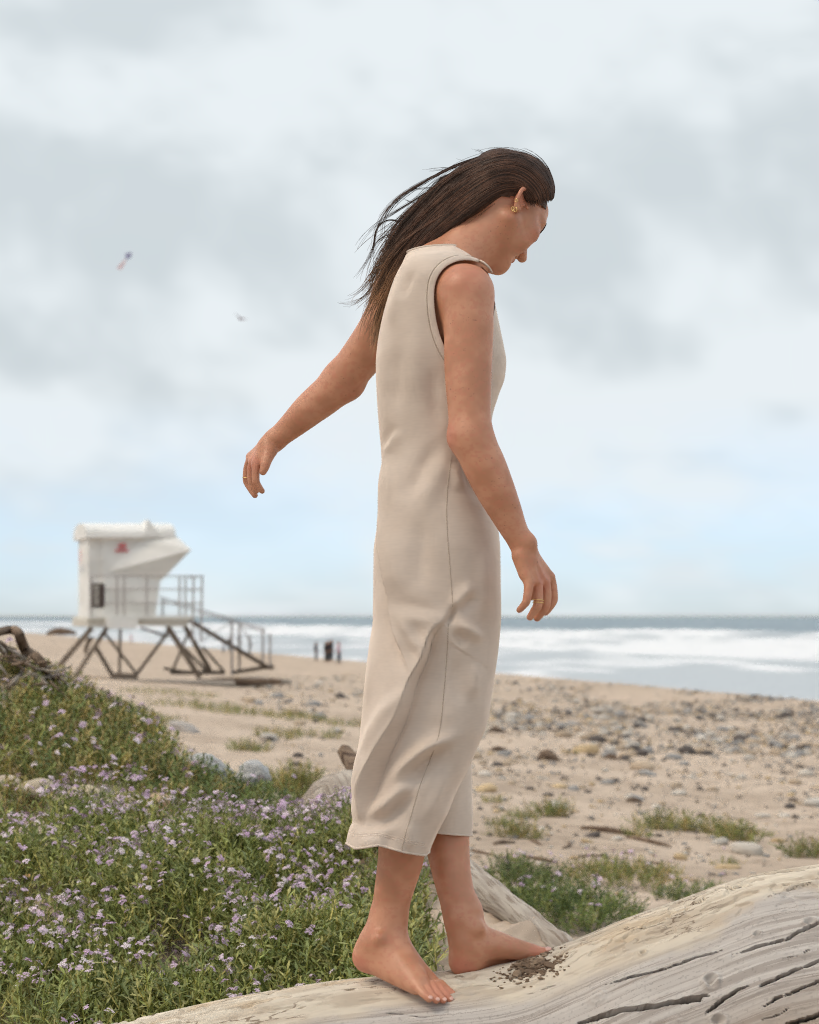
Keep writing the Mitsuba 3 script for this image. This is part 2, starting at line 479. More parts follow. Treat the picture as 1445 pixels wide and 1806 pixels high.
# far foot, along the trunk, big toe side to the camera
body.chain(joints([(817, 1610, -.025, 31), (822, 1648, -.026, 33), (828, 1676, -.026, 31)]), .02)
body.chain(joints([(818, 1697, -.026, 25), (834, 1700, -.026, 22)]), .02)
body.chain(joints([(836, 1664, -.025, 33), (868, 1667, -.022, 27), (908, 1674, -.020, 19), (934, 1679, -.020, 15.5), (950, 1681, -.020, 12)]), .02)
body.chain(joints([(828, 1694, -.012, 26), (878, 1692, .012, 18), (928, 1689, .022, 12)]), .02)
body.ball(J(842, 1637, -.058), R_(13), .016)
body.ell(J(893, 1711, -.042), (R_(32), .020, R_(12)), .016, sign=-1)
for a, b, r in (((942, 1681, -.026), (965, 1680, -.030), 9.8), ((940, 1680, -.003), (960, 1680, .001), 7.2), ((936, 1682, .013), (953, 1683, .017), 7.0), ((930, 1685, .027), (945, 1686, .031), 6.6), ((922, 1688, .040), (936, 1689, .044), 6.4)):
    body.chain([(J(*a), R_(r)), (J(*b), R_(r * .92))], .005)

# near hand: back of the hand to the camera, fingers hanging
body.chain(joints([(924, 962, -.160, 20), (930, 985, -.158, 19)]), .014)
for kx, ky, kd in ((933, 1026, -.178), (947, 1029, -.162), (960, 1026, -.146), (969, 1018, -.130)):
    body.chain(joints([(929 + (kx - 952) * .45, 982, -.158 + (kd + .155) * .55, 15), (kx, ky, kd, 10.2)]), .010)
body.chain(joints([(919, 982, -.165, 13), (926, 1012, -.172, 10)]), .010)
body.chain(joints([(934, 1027, -.179, 9.4), (931, 1048, -.185, 7.8), (929, 1060, -.186, 7.4), (922, 1070, -.182, 6.4), (916, 1076, -.178, 5.6)]), .003)
body.chain(joints([(948, 1030, -.163, 9.6), (950, 1050, -.166, 8.6), (949, 1066, -.167, 8.4), (941, 1080, -.164, 7.2), (935, 1089, -.161, 6.2)]), .003)
body.chain(joints([(961, 1026, -.146, 9.6), (965, 1050, -.147, 8.4), (964, 1066, -.147, 8.2), (955, 1081, -.145, 7.2), (947.5, 1090.5, -.143, 6.2)]), .003)
body.chain(joints([(970, 1017, -.129, 9.0), (976, 1040, -.129, 7.8), (977, 1056, -.129, 7.6), (969, 1072, -.128, 6.8), (962, 1081, -.127, 5.8)]), .003)
body.chain(joints([(932, 985, -.140, 15), (938, 1015, -.118, 11), (942, 1036, -.110, 9), (938, 1052, -.106, 7.5)]), .008)
for a, b in (((936, 985, -.176), (948, 1026, -.175)), ((940, 985, -.170), (960, 1022, -.158))):
    body.chain([(J(*a), R_(3.2)), (J(*b), R_(3.6))], .008)
# far hand, thumb side to the camera
body.chain(joints([(484, 777, .295, 17.5), (472, 788, .298, 17)]), .014)
for kx, ky, kd in ((452, 820, .284), (448, 814, .302), (444, 810, .318), (443, 806, .332)):
    body.chain(joints([(472, 788, .300 + (kd - .308) * .5, 14), (kx, ky, kd, 9.5)]), .010)
body.chain(joints([(453, 820, .282, 8.6), (451, 836, .279, 7.2), (451.5, 849, .278, 6.9), (457, 859, .280, 6.1), (462.5, 866, .282, 5.2)]), .002)
body.chain(joints([(447, 814, .302, 8.6), (443, 831, .305, 7.2), (443, 846, .306, 6.8), (447, 858, .308, 6.2), (452, 866, .309, 5.4)]), .002)
body.chain(joints([(443, 811, .322, 8.6), (436, 829, .328, 7.2), (435, 846, .330, 7.0), (442, 861, .328, 6.4), (450, 873.5, .326, 5.4)]), .002)
body.chain(joints([(443, 806, .336, 8.0), (438, 821, .344, 6.6), (437, 835, .346, 6.2), (443, 846, .345, 5.6), (448, 854, .344, 5.0)]), .002)
body.chain(joints([(476, 796, .280, 13), (470, 812, .270, 10), (467, 824, .264, 8.2), (464, 832, .262, 6.6)]), .008)

# head: own axes (right, forward, up), bowed and turned away
HY, HP, HR = math.radians(44), math.radians(44), math.radians(0)
h_f = np.array([math.cos(HP) * math.cos(HY), math.cos(HP) * math.sin(HY), -math.sin(HP)])
h_r = np.array([math.sin(HY), -math.cos(HY), 0.0])
h_u = np.cross(h_r, h_f)
HM = np.stack([h_r, h_f, h_u], 1)
HC = J(886, 363, .035)


def hd(r, f, u):
    return HC + HM @ np.array([r, f, u], float)


def hell(c, r, k=.01, sign=1, rx=0.0, rz=0.0):
    cx, sx = math.cos(rx), math.sin(rx)
    cz, sz = math.cos(rz), math.sin(rz)
    M = HM @ np.array([[1, 0, 0], [0, cx, -sx], [0, sx, cx]]) @ np.array([[cz, -sz, 0], [sz, cz, 0], [0, 0, 1]])
    body.ell(hd(*c), r, k, M, sign)


hell((0, -.012, .026), (.068, .087, .073), .02)
hell((0, .026, -.022), (.056, .058, .080), .03)
for s in (-1, 1):
    body.cone(hd(.050 * s, .000, -.050), .018, hd(.016 * s, .070, -.092), .015, .02)
    body.ball(hd(.042 * s, .060, -.016), .021, .02)
    body.ball(hd(.034 * s, .058, -.048), .020, .02)
body.ball(hd(0, .076, -.094), .0165, .014)
for s in (-1, 1):
    body.cone(hd(.012 * s, .086, .024), .010, hd(.046 * s, .066, .022), .010, .014)
    body.ball(hd(.029 * s, .099, .003), .0125, .012, -1)
    body.ball(hd(.031 * s, .074, .003), .0135, .004)
    body.cone(hd(.018 * s, .083, -.004), .0034, hd(.046 * s, .075, -.003), .003, .004)
body.chain([(hd(0, .084, .016), .0075), (hd(0, .096, -.010), .0075), (hd(0, .108, -.030), .0098)], .010)
for s in (-1, 1):
    body.ball(hd(.0125 * s, .096, -.034), .0078, .007)
    body.ball(hd(.0075 * s, .102, -.0425), .0043, .003, -1)
body.cone(hd(-.020, .080, -.0585), .006, hd(0, .089, -.0570), .0068, .006)
body.cone(hd(.020, .080, -.0585), .006, hd(0, .089, -.0570), .0068, .006)
body.cone(hd(-.017, .079, -.0705), .006, hd(.017, .079, -.0705), .006, .006)
body.cone(hd(0, .084, -.0695), .0068, hd(0, .084, -.0700), .0068, .006)
body.cone(hd(-.024, .080, -.0640), .0018, hd(.024, .080, -.0640), .0018, .003, -1)
body.cone(hd(0, .098, -.0638), .0022, hd(0, .090, -.0640), .0022, .003, -1)
for s in (-1, 1):
    body.ball(hd(.018 * s, .056, .046), .028, .02)
# the ear that shows: helix, lobe, hollow
for s in (-1, 1):
    er = [(.070, .000, -.004), (.077, -.008, .006), (.081, -.021, .006), (.083, -.029, -.002), (.080, -.026, -.020), (.075, -.016, -.034), (.073, -.008, -.038)]
    hell((.070 * s, -.016, -.015), (.007, .014, .021), .006, 1, .2)
    body.chain([(hd(a * s, b - .004, c - .002), .0044) for a, b, c in er], .004)
    body.ball(hd(.075 * s, -.012, -.038), .0068, .006)
    body.ball(hd(.083 * s, -.010, -.007), .0105, .005, -1)
    body.ball(hd(.076 * s, .004, -.016), .0045, .005)

person_mesh = body.mesh(0.0030)


RED = (0.50, 0.170, 0.118)          # flushed skin: lips, cheek, ear, knuckles, elbows, heels, toes
SPOTS = [(hd(0, .088, -.064).tolist(), .022, (0.40, 0.115, 0.095), .75), (hd(.045, .066, -.020).tolist(), .034, RED, .45), (hd(.078, -.018, -.010).tolist(), .034, RED, .5),
         (J(795, 772, -.19).tolist(), .040, RED, .5), (J(612, 682, .23).tolist(), .040, RED, .4), (J(955, 1026, -.16).tolist(), .034, RED, .45), (J(448, 818, .29).tolist(), .034, RED, .4), (J(822, 490, -.18).tolist(), .060, RED, .3),
         (J(640, 1704, -.05).tolist(), .040, RED, .6), (J(815, 1708, -.05).tolist(), .036, RED, .6), (J(780, 1756, -.14).tolist(), .050, RED, .45), (J(955, 1682, -.03).tolist(), .034, RED, .5)]


def skin_color(p, n, uv):
    a = fbm(p.x * 22, p.y * 22, p.z * 22, 3)
    b = fbm(p.x * 130, p.y * 130, p.z * 130, 3)
    c = mix((0.46, 0.207, 0.120), (0.555, 0.27, 0.168), smoothstep(0.35, 0.65, a))
    c = mix(c, (0.51, 0.20, 0.125), smoothstep(0.45, 0.72, b) * 0.55)
    for q, r, col, w in SPOTS:
        d = dr.norm(mi.Vector3f(p) - mi.Vector3f(*q))
        c = mix(c, col, smoothstep(r, 0.35 * r, d) * w)
    s = dr.select(p.z > 1.0, 1.0, 0.35)
    f1 = noise(p.x * 210 + 5, p.y * 210, p.z * 210)
    f2 = noise(p.x * 300 + 9, p.y * 300, p.z * 300)
    den = fbm(p.x * 30 + 3, p.y * 30, p.z * 30, 2)
    c = mix(c, (0.27, 0.12, 0.07), smoothstep(0.84, 0.92, f1) * smoothstep(0.50, 0.66, den) * 0.6 * s)
    c = mix(c, (0.30, 0.13, 0.075), smoothstep(0.76, 0.90, f2) * smoothstep(0.40, 0.6, den) * 0.25 * s)
    return c


def skin_height(p, n, uv):
    return 0.00022 * fbm(p.x * 170, p.y * 170, p.z * 170, 2) + 0.0006 * fbm(p.x * 70, p.y * 70, p.z * 70, 2)


scene['skin_bsdf'] = two(bump(principled(proc(skin_color), 0.43, 0.5), skin_height, 1.0, 6e-4))
scene[numbered('person')] = ply(person_mesh, 'skin_bsdf', smooth=True)
nail_bsdf = 'nail_bsdf'
scene[nail_bsdf] = principled((0.66, 0.40, 0.33), 0.25, 0.5)
for i, (b, c, r) in enumerate((((750, 1756, -.158), (757, 1762, -.162), 6.8), ((763, 1757, -.151), (770, 1764.5, -.155), 6.4), ((775, 1756, -.140), (782, 1764.5, -.144), 6.5), ((786, 1754, -.129), (793.5, 1763, -.132), 6.5), ((794, 1752, -.114), (804, 1760, -.117), 8.0), ((955, 1680, -.029), (966, 1680, -.030), 9.6))):
    d = J(*c) - J(*b)
    d /= np.linalg.norm(d)
    up = np.array([0, -.45, .9]) - d * (np.array([0, -.45, .9]) @ d)
    up /= np.linalg.norm(up)
    m = trimesh.creation.icosphere(2)
    M = np.stack([d, np.cross(up, d), up], 1)
    at = J(*c) + up * R_(r) * .80 + d * R_(r) * .15
    v = (m.vertices * [R_(r) * .62, R_(r) * .62, R_(r) * .22]) @ M.T + at
    scene['person__toenail' + (f'_{i:03d}' if i else '')] = ply(trimesh.Trimesh(v, m.faces, process=False), nail_bsdf, smooth=True)
label('person', 'barefoot woman in a beige sleeveless dress walking along the driftwood trunk', 'person')
# ------------------------------------------------------------------ the driftwood trunk in front
_tx = np.array([-120, 100, 260, 430, 620, 790, 900, 1000, 1100, 1200, 1320, 1445, 1600, 1800, 2000, 2200.])
_ty = np.array([1870, 1830, 1796, 1761, 1728, 1713, 1698, 1664, 1624, 1590, 1548, 1526, 1505, 1475, 1450, 1430.])
_tr = np.array([.17, .185, .195, .205, .215, .23, .24, .26, .285, .305, .325, .34, .35, .36, .37, .38])
_td = np.array([4.62, 4.6, 4.58, 4.55, 4.53, 4.51, 4.50, 4.49, 4.47, 4.46, 4.45, 4.44, 4.43, 4.42, 4.41, 4.40])
TILT = math.radians(8.6)
_tan = P(_tx, _ty, _td)
_axp = _tan - _tr[:, None] * np.array([0, math.sin(TILT), math.cos(TILT)])
LOG_X0, LOG_X1 = _axp[0, 0], _axp[-1, 0]
_lax, _lr = PchipInterpolator(_axp[:, 0], _axp[:, 1:]), PchipInterpolator(_axp[:, 0], _tr)


def log_surface(x, th):
    """Smooth trunk surface at x along it; th = 0 on top, growing towards the camera."""
    c, r = _lax(x), _lr(x)
    return np.stack([x, c[..., 0] - r * np.sin(th), c[..., 1] + r * np.cos(th)], -1)


def log_top(x, y):
    """Height of the trunk's upper surface (for resting things on it)."""
    c, r = _lax(x), _lr(x)
    d = np.clip(y - c[..., 0], -r * 0.98, r * 0.98)
    return c[..., 1] + np.sqrt(r * r - d * d)


def log_at(px, py):
    """Point where a photo pixel's line of sight meets the trunk."""
    lo = 3.6
    ys = np.linspace(lo, 4.75, 600)
    p = P(px, py, ys)
    c, r = _lax(p[:, 0]), _lr(p[:, 0])
    inside = (p[:, 1] - c[:, 0]) ** 2 + (p[:, 2] - c[:, 1]) ** 2 < r * r
    return p[np.argmax(inside)] if inside.any() else p[np.argmin(np.hypot(p[:, 1] - c[:, 0], p[:, 2] - c[:, 1]) - r)]


lu = np.unique(np.r_[np.linspace(LOG_X0, -0.62, 36), np.linspace(-0.62, 0.28, 150), np.linspace(0.28, 0.86, 300), np.linspace(0.86, LOG_X1, 40)])
lth = np.unique(np.r_[np.linspace(-2.6, -0.5, 20), np.linspace(-0.5, 0.2, 46), np.linspace(0.2, 1.45, 260), np.linspace(1.45, 1.75, 10), np.linspace(1.75, 2 * np.pi - 2.6, 16)[:-1]])
U, TH = np.meshgrid(lu, lth, indexing='ij')
lv = log_surface(U, TH)
RR = _lr(U)
cy_, sy2 = np.cos(TH), np.sin(TH)
ARC = TH * RR
nrm = np.stack([0 * U, -np.sin(TH), np.cos(TH)], -1)
q = np.stack([U * 1.6, sy2 * 0.9, cy_ * 0.9], -1)
disp = -0.0065 + 0.013 * (meshkit.fbm(q * 1.4 + 3, 3, 31) - 0.5)
disp += 0.006 * (meshkit.fbm(np.stack([U * 3, sy2 * 3.2, cy_ * 3.2], -1), 3, 37) - 0.5)
grain = np.stack([U * 3 - ARC * 1.0, ARC * 60, 0 * U], -1)
disp += 0.0018 * (meshkit.fbm(grain, 3, 41) - 0.5) * sstep(0.35, 0.8, TH)
flake = meshkit.fbm(np.stack([U * 26, ARC * 50, 0 * U], -1), 3, 43)
top = sstep(0.62, 0.30, TH + 0.25 * (meshkit.fbm(np.stack([U * 4, ARC * 4, 0 * U], -1), 3, 47) - 0.5))       # a layer of bark left on the upper side
disp += top * (0.004 + 0.005 * (sstep(0.38, 0.44, flake)))
_seam = np.abs(meshkit.fbm(np.stack([U * 9, ARC * 26, 0 * U], -1), 3, 53) - 0.5)
disp -= top * 0.006 * sstep(0.022, 0.0, _seam) * sstep(0.5, 0.62, meshkit.noise(np.stack([U * 6, ARC * 9, 0 * U], -1), 3))
CRACKS = [([(1055, 1740), (1082, 1734), (1102, 1726), (1154, 1714), (1197, 1700), (1234, 1686), (1265, 1679), (1286, 1672)], .0022, .020),
          ([(1271, 1688), (1308, 1679), (1345, 1666), (1388, 1656), (1406, 1643), (1431, 1632), (1445, 1626), (1500, 1610)], .0028, .024),
          ([(960, 1822), (1018, 1805), (1071, 1789), (1102, 1780), (1154, 1774), (1197, 1765), (1234, 1760), (1240, 1755), (1262, 1759)], .0046, .035),
          ([(1228, 1796), (1256, 1780), (1277, 1762), (1302, 1746), (1339, 1731)], .0030, .024),
          ([(1308, 1756), (1354, 1734), (1400, 1712), (1445, 1694), (1520, 1672)], .0030, .024),
          ([(1339, 1783), (1370, 1762), (1410, 1746), (1445, 1731), (1520, 1706)], .0022, .018),
          ([(1330, 1806), (1370, 1790), (1412, 1772), (1445, 1762)], .0014, .010),
          ([(1380, 1812), (1397, 1805), (1445, 1791), (1500, 1775)], .0036, .024),
          ([(1330, 1600), (1370, 1580), (1410, 1566), (1445, 1556)], .0018, .010),
          ([(1180, 1612), (1215, 1598), (1262, 1580), (1300, 1566), (1330, 1556)], .0020, .012),
          ([(1090, 1655), (1130, 1640), (1160, 1632), (1200, 1618)], .0018, .010),
          ([(1380, 1690), (1410, 1684), (1440, 1668)], .0014, .010),
          ([(905, 1762), (930, 1752), (965, 1741), (990, 1730)], .0014, .008),
          ([(640, 1770), (690, 1785), (740, 1792), (800, 1796)], .0012, .006),
          ([(450, 1790), (520, 1778), (600, 1769)], .0012, .006)]
flat = lv.reshape(-1, 3)
dd = disp.ravel()
crng = np.random.default_rng(5)
for pts, w, dep in CRACKS:
    c3 = np.array([log_at(a, b) for a, b in pts])
    n = max(12, int(np.linalg.norm(np.diff(c3, axis=0), axis=1).sum() / 0.004))
    t = np.linspace(0, len(c3) - 1, n)
    c3 = np.stack([np.interp(t, np.arange(len(c3)), c3[:, k]) for k in range(3)], 1)
    jag = 0.0055 * (meshkit.fbm(np.stack([t * 6, 0 * t + w * 1e5, 0 * t], -1), 3, 61) - 0.5)
    c3[:, 2] += jag
    w *= 1.0
    ends = np.minimum(1, 4 * np.minimum(np.linspace(0, 1, n), np.linspace(1, 0, n)) + 0.05) * (0.75 + 0.5 * meshkit.noise(np.stack([t * 3, 0 * t + dep * 1e3, 0 * t], -1), 2))
    dist, idx = cKDTree(c3).query(flat, distance_upper_bound=0.03)
    ok = np.isfinite(dist)
    ww = w * ends[idx[ok]]
    dd[ok] += -2.0 * dep * ends[idx[ok]] * sstep(1.12, 0.7, dist[ok] / ww) + 0.0016 * np.exp(-(dist[ok] / 0.011) ** 2)
for px, py, r, dep in ((1254, 1726, .007, .012), (1257, 1735, .006, .008), (1055, 1758, .007, -.007), (1268, 1799, .007, .010), (1135, 1680, .0035, .008), (1336, 1646, .004, .008), (1430, 1623, .006, .008), (1192, 1808, .007, -.006), (1388, 1563, .004, .008)):
    c = log_at(px, py)
    d = np.linalg.norm((flat - c) * [0.8, 1, 1], axis=1)
    dd += -dep * np.exp(-(d / r) ** 2) + 0.5 * abs(dep) * np.exp(-((d - 1.7 * r) / (0.6 * r)) ** 2)
lv = lv + nrm * dd.reshape(U.shape)[..., None]
sole = person_mesh.vertices[person_mesh.vertices[:, 2] < 0.62]           # the bark gives under the bare feet
lo_, hi_ = sole.min(0) - .03, sole.max(0) + .03
close = np.nonzero(np.all((lv > lo_) & (lv < hi_), axis=-1).ravel())[0]
pv = lv.reshape(-1, 3)
for _ in range(3):
    sd = body.value(pv[close], [o for o in body.ops if o[4][2] < .62])
    pv[close] += nrm.reshape(-1, 3)[close] * np.minimum(0, sd - .0005)[:, None]
lv = pv.reshape(lv.shape)
fl = grid_faces(len(lu), len(lth), wrap=True)
n_ = len(lth)
lvf = lv.reshape(-1, 3)
caps = [lvf[:n_].mean(0), lvf[-n_:].mean(0)]
k0 = len(lvf)
lvf = np.vstack([lvf, caps])
j = np.arange(n_)
fl = np.vstack([fl, np.stack([j * 0 + k0, (j + 1) % n_, j], 1), np.stack([j * 0 + k0 + 1, (len(lu) - 1) * n_ + j, (len(lu) - 1) * n_ + (j + 1) % n_], 1)])[:, ::-1]
luv = np.vstack([np.stack([U.ravel(), ARC.ravel()], 1), [[0, 0], [0, 0]]])
log_mesh = trimesh.Trimesh(lvf, fl, process=False)


def wood_color(p, n, uv):
    u, v = uv.x, uv.y
    g1 = fbm(u * 3 - v * 1.5, v * 120.0, 0.0, 4)
    g2 = fbm(u * 10, v * 260.0, 3.0, 2)
    big = fbm(u * 3.0, v * 5.0, 8.0, 4)
    spk = noise(u * 210.0, v * 300.0)
    c = mix((0.50, 0.462, 0.435), (0.365, 0.325, 0.30), smoothstep(0.40, 0.66, g1))
    c = mix(c, (0.58, 0.545, 0.515), smoothstep(0.52, 0.72, g2) * 0.6)
    c = mix(c, c * 0.72, smoothstep(0.72, 0.95, spk) * 0.7)
    ln = smoothstep(0.022, 0.006, dr.abs(fbm(u * 1.3 - v * 0.8, v * 62.0, 1.0, 4) - 0.5)) * smoothstep(0.38, 0.6, fbm(u * 5, v * 11.0, 12.0, 3))
    c = mix(c, (0.24, 0.19, 0.16), ln * 0.6)
    brown = smoothstep(0.30, 0.46, v) * smoothstep(0.40, 0.60, big + 0.25 * g1)
    c = mix(c, (0.33, 0.245, 0.18), brown * 0.7)
    edge = v + 0.13 * (fbm(u * 4.0, v * 6.0, 2.0, 3) - 0.5) + 0.05 * (fbm(u * 20.0, v * 30.0, 2.0, 3) - 0.5)
    bark = 1 - smoothstep(0.115, 0.175, edge)
    b = mix((0.63, 0.56, 0.465), (0.51, 0.435, 0.35), smoothstep(0.40, 0.66, fbm(u * 10, v * 60.0, 5.0, 4)))
    b = mix(b, (0.54, 0.42, 0.29), smoothstep(0.58, 0.76, fbm(u * 5, v * 22.0, 15.0, 4)) * 0.6)
    b = mix(b, (0.20, 0.14, 0.10), smoothstep(0.028, 0.012, dr.abs(fbm(u * 11, v * 48.0, 25.0, 4) - 0.5)) * smoothstep(0.45, 0.65, fbm(u * 6, v * 8.0, 35.0, 2)) * 0.8)
    return mix(c, b, bark) * 0.92


def wood_height(p, n, uv):
    u, v = uv.x, uv.y
    return 0.0014 * fbm(u * 5 - v * 1.5, v * 180.0, 0.0, 3) + 0.0014 * fbm(u * 70, v * 110.0, 3.0, 3)


scene['wood_bsdf'] = two(bump(principled(proc(wood_color), 0.85, 0.25), wood_height, 1.0, 6e-4))
scene[numbered('driftwood_log')] = ply(log_mesh, 'wood_bsdf', smooth=True, uv=luv)
label('driftwood_log', 'huge bleached driftwood trunk with long cracks under the barefoot person', 'driftwood log')
# ------------------------------------------------------------------ the dress
def proj(p):
    """Photo pixel in which a world point appears (to survey where a seam runs on the cloth)."""
    q = np.asarray(p, float) - CAM
    f = q[..., 1] * CP + q[..., 2] * SP
    u = -q[..., 1] * SP + q[..., 2] * CP
    return np.stack([CX + F * q[..., 0] / f, CY - F * u / f], -1)


def loft(rows, n, m, pw=2.3, tilt=None):
    """Closed rings through rows (pixel row, left, right, depth offset, half depth); ring angle 0 faces the camera, growing to the right."""
    r = np.array(rows, float)
    t = np.r_[0, np.cumsum(np.hypot(np.diff(r[:, 0]), 0.5 * np.abs(np.diff(r[:, 4])) * F / DIST))]
    r = PchipInterpolator(t, r)(np.linspace(0, t[-1], n))
    a = np.arange(m) * 2 * np.pi / m
    ca, sa = np.cos(a), np.sin(a)
    e = 2.0 / pw
    ex, ey = np.sign(sa) * np.abs(sa) ** e, -np.sign(ca) * np.abs(ca) ** e
    y = DIST + r[:, 3]
    L, Rr = P(r[:, 1], r[:, 0], y), P(r[:, 2], r[:, 0], y)
    mid, half = (L + Rr) / 2, (Rr[:, 0] - L[:, 0]) / 2
    X = mid[:, :1] + half[:, None] * ex
    Y = y[:, None] + r[:, 4:5] * ey
    Z = np.repeat(mid[:, 2:3], m, 1)
    return np.stack([X, Y, Z], -1), r, a


def vnormals(g):
    du = np.gradient(g, axis=0)
    dv = (np.roll(g, -1, 1) - np.roll(g, 1, 1)) / 2
    n = np.cross(du, dv)
    n /= np.linalg.norm(n, axis=-1, keepdims=True) + 1e-12
    return n


MAIN = [(438, 718, 836, .020, .062), (441, 716.5, 839, .017, .072), (447, 714, 843, .012, .092), (455, 711, 848, .006, .118), (464, 708, 853, .004, .142), (480, 701, 861, .002, .158), (509, 690, 868, 0, .166),
        (552, 677, 876, 0, .166), (590, 669, 884, 0, .165), (614, 666, 889, 0, .163), (640, 664, 893, 0, .161), (665, 664, 891, 0, .158), (700, 665.5, 879, 0, .153), (738, 668, 868, 0, .150), (770, 670, 865, 0, .149),
        (807, 672, 864, 0, .150), (850, 671, 866, 0, .155), (904, 669, 872, 0, .164), (943, 661.5, 880, 0, .170), (975, 658, 882.5, 0, .173), (1040, 658, 883.5, 0, .175), (1087, 658, 884, -.002, .175), (1140, 652, 880, -.008, .170),
        (1166, 649, 877, -.014, .164), (1219, 642.5, 870, -.024, .154), (1280, 637, 859, -.036, .143), (1307, 634.5, 848, -.042, .138), (1350, 630, 830, -.048, .132), (1395, 625, 806, -.054, .126), (1432, 620, 790, -.058, .122),
        (1456, 622, 777, -.060, .120), (1470, 617, 770, -.061, .120), (1500, 611, 758, -.063, .120)]
NR, NC = 350, 270
g, gr, ga = loft(MAIN, NR, NC)
# collar rim dips forward, hem runs uneven
rowpx = gr[:, 0][:, None]
ca = np.cos(ga)[None]
px = proj(g)[..., 0]
wh = sstep(1380, 1500, rowpx)
hem_near = np.interp(px, [611, 628, 648, 668, 690, 713, 735, 750, 757], [1487, 1497, 1495, 1491, 1497, 1503.5, 1507, 1509, 1503])
hem = np.where(ca > 0, hem_near, 1489 - 6 * np.sin((px - 600) / 24))
hem = hem * np.clip(np.abs(ca) * 4, 0, 1) + (1 - np.clip(np.abs(ca) * 4, 0, 1)) * np.where(np.sin(ga)[None] < 0, 1488, 1504)
g[..., 2] += wh * (P(px[-1], hem[-1], g[-1, :, 1])[:, 2] - g[-1, :, 2])[None]
wc = sstep(500, 440, rowpx)
g[..., 2] -= wc * np.interp(px, [712, 720, 745, 770, 800, 832, 845], [9, 8, 5, 3, 2, 14, 19]) / F * DIST

FOLDS = []   # (pixel polyline, kind, width m, amplitude m)


def fold(kind, w, amp, *pts, back=0.0):
    FOLDS.append((np.array(pts, float), kind, w, amp, back))


fold('edge', .036, .030, (800, 1080), (783, 1096), (766, 1112), (750, 1158), (731, 1198), (718, 1241), (702, 1280), (673, 1334), (652, 1384), (641, 1432), (634, 1465), back=.045)
fold('edge', .028, -.022, (676, 770), (671, 860), (672, 925), (684, 990), (693, 1050), (705, 1126), (718, 1165), (730, 1196), back=.05)
fold('ridge', .013, .010, (731, 1203), (712, 1228), (692, 1252), (668, 1302), (655, 1340))
fold('ridge', .020, -.010, (745, 1180), (735, 1130), (738, 1090))
fold('ridge', .014, .018, (822, 1284), (800, 1297), (766, 1310), (729, 1336), (700, 1366), (680, 1400))
fold('ridge', .018, -.014, (800, 1322), (760, 1340), (728, 1366), (712, 1392))
fold('ridge', .014, -.015, (739, 1386), (726, 1398), (686, 1437), (646, 1455), (625, 1462))
fold('ridge', .013, .010, (735, 1372), (706, 1394), (672, 1424), (645, 1444))
fold('ridge', .014, .004, (686, 1075), (706, 1082), (740, 1092), (772, 1092), (795, 1086))
fold('ridge', .012, -.004, (688, 1064), (722, 1068), (758, 1076), (786, 1082))
fold('ridge', .006, -.010, (798, 1062), (800, 1078), (793, 1092), (784, 1104))
fold('ridge', .011, .009, (802, 1092), (818, 1106), (838, 1120), (850, 1136))
fold('ridge', .010, -.007, (800, 1108), (812, 1122), (824, 1142))
fold('ridge', .012, .008, (796, 1086), (806, 1062), (822, 1040), (838, 1024))
fold('ridge', .010, -.007, (806, 1084), (824, 1066), (846, 1052))
fold('ridge', .010, .008, (745, 1178), (738, 1140), (722, 1104), (716, 1080))
fold('ridge', .010, -.005, (668, 792), (677, 780), (690, 760), (700, 745))
fold('ridge', .012, .006, (674, 802), (690, 778), (706, 752))
fold('ridge', .018, .006, (797, 776), (784, 812), (764, 858), (742, 910))
fold('ridge', .016, -.006, (776, 770), (757, 806), (735, 846), (712, 890))
fold('ridge', .012, -.006, (812, 806), (820, 830), (834, 860), (850, 892))
fold('ridge', .012, .006, (800, 812), (806, 840), (816, 868))
fold('ridge', .016, .006, (680, 560), (676, 640), (678, 720), (674, 790))
fold('ridge', .018, -.006, (696, 600), (694, 680), (690, 740))
fold('ridge', .014, .006, (716, 468), (706, 500), (694, 540), (690, 580))
fold('ridge', .010, -.006, (728, 470), (716, 500), (706, 530))
fold('ridge', .020, .005, (740, 560), (732, 640), (738, 720))
fold('ridge', .016, -.005, (770, 640), (766, 700), (780, 760))
fold('ridge', .020, .007, (700, 930), (704, 1000), (716, 1060))
fold('ridge', .018, -.006, (740, 900), (744, 980), (740, 1050))
fold('ridge', .014, .005, (860, 960), (852, 1030), (858, 1100))
fold('ridge', .012, .006, (846, 1160), (836, 1200), (838, 1240))
fold('ridge', .014, -.005, (815, 1150), (808, 1200), (812, 1250))
fold('ridge', .012, .006, (660, 1110), (654, 1180), (648, 1260))
fold('ridge', .010, .005, (640, 1300), (634, 1380), (628, 1430))
fold('ridge', .010, .005, (800, 1340), (770, 1400), (742, 1460))
fold('ridge', .012, -.004, (690, 1460), (686, 1480), (684, 1505))
fold('ridge', .012, .005, (716, 1440), (722, 1470), (726, 1505))
fold('ridge', .012, .004, (654, 1470), (652, 1485), (650, 1500))


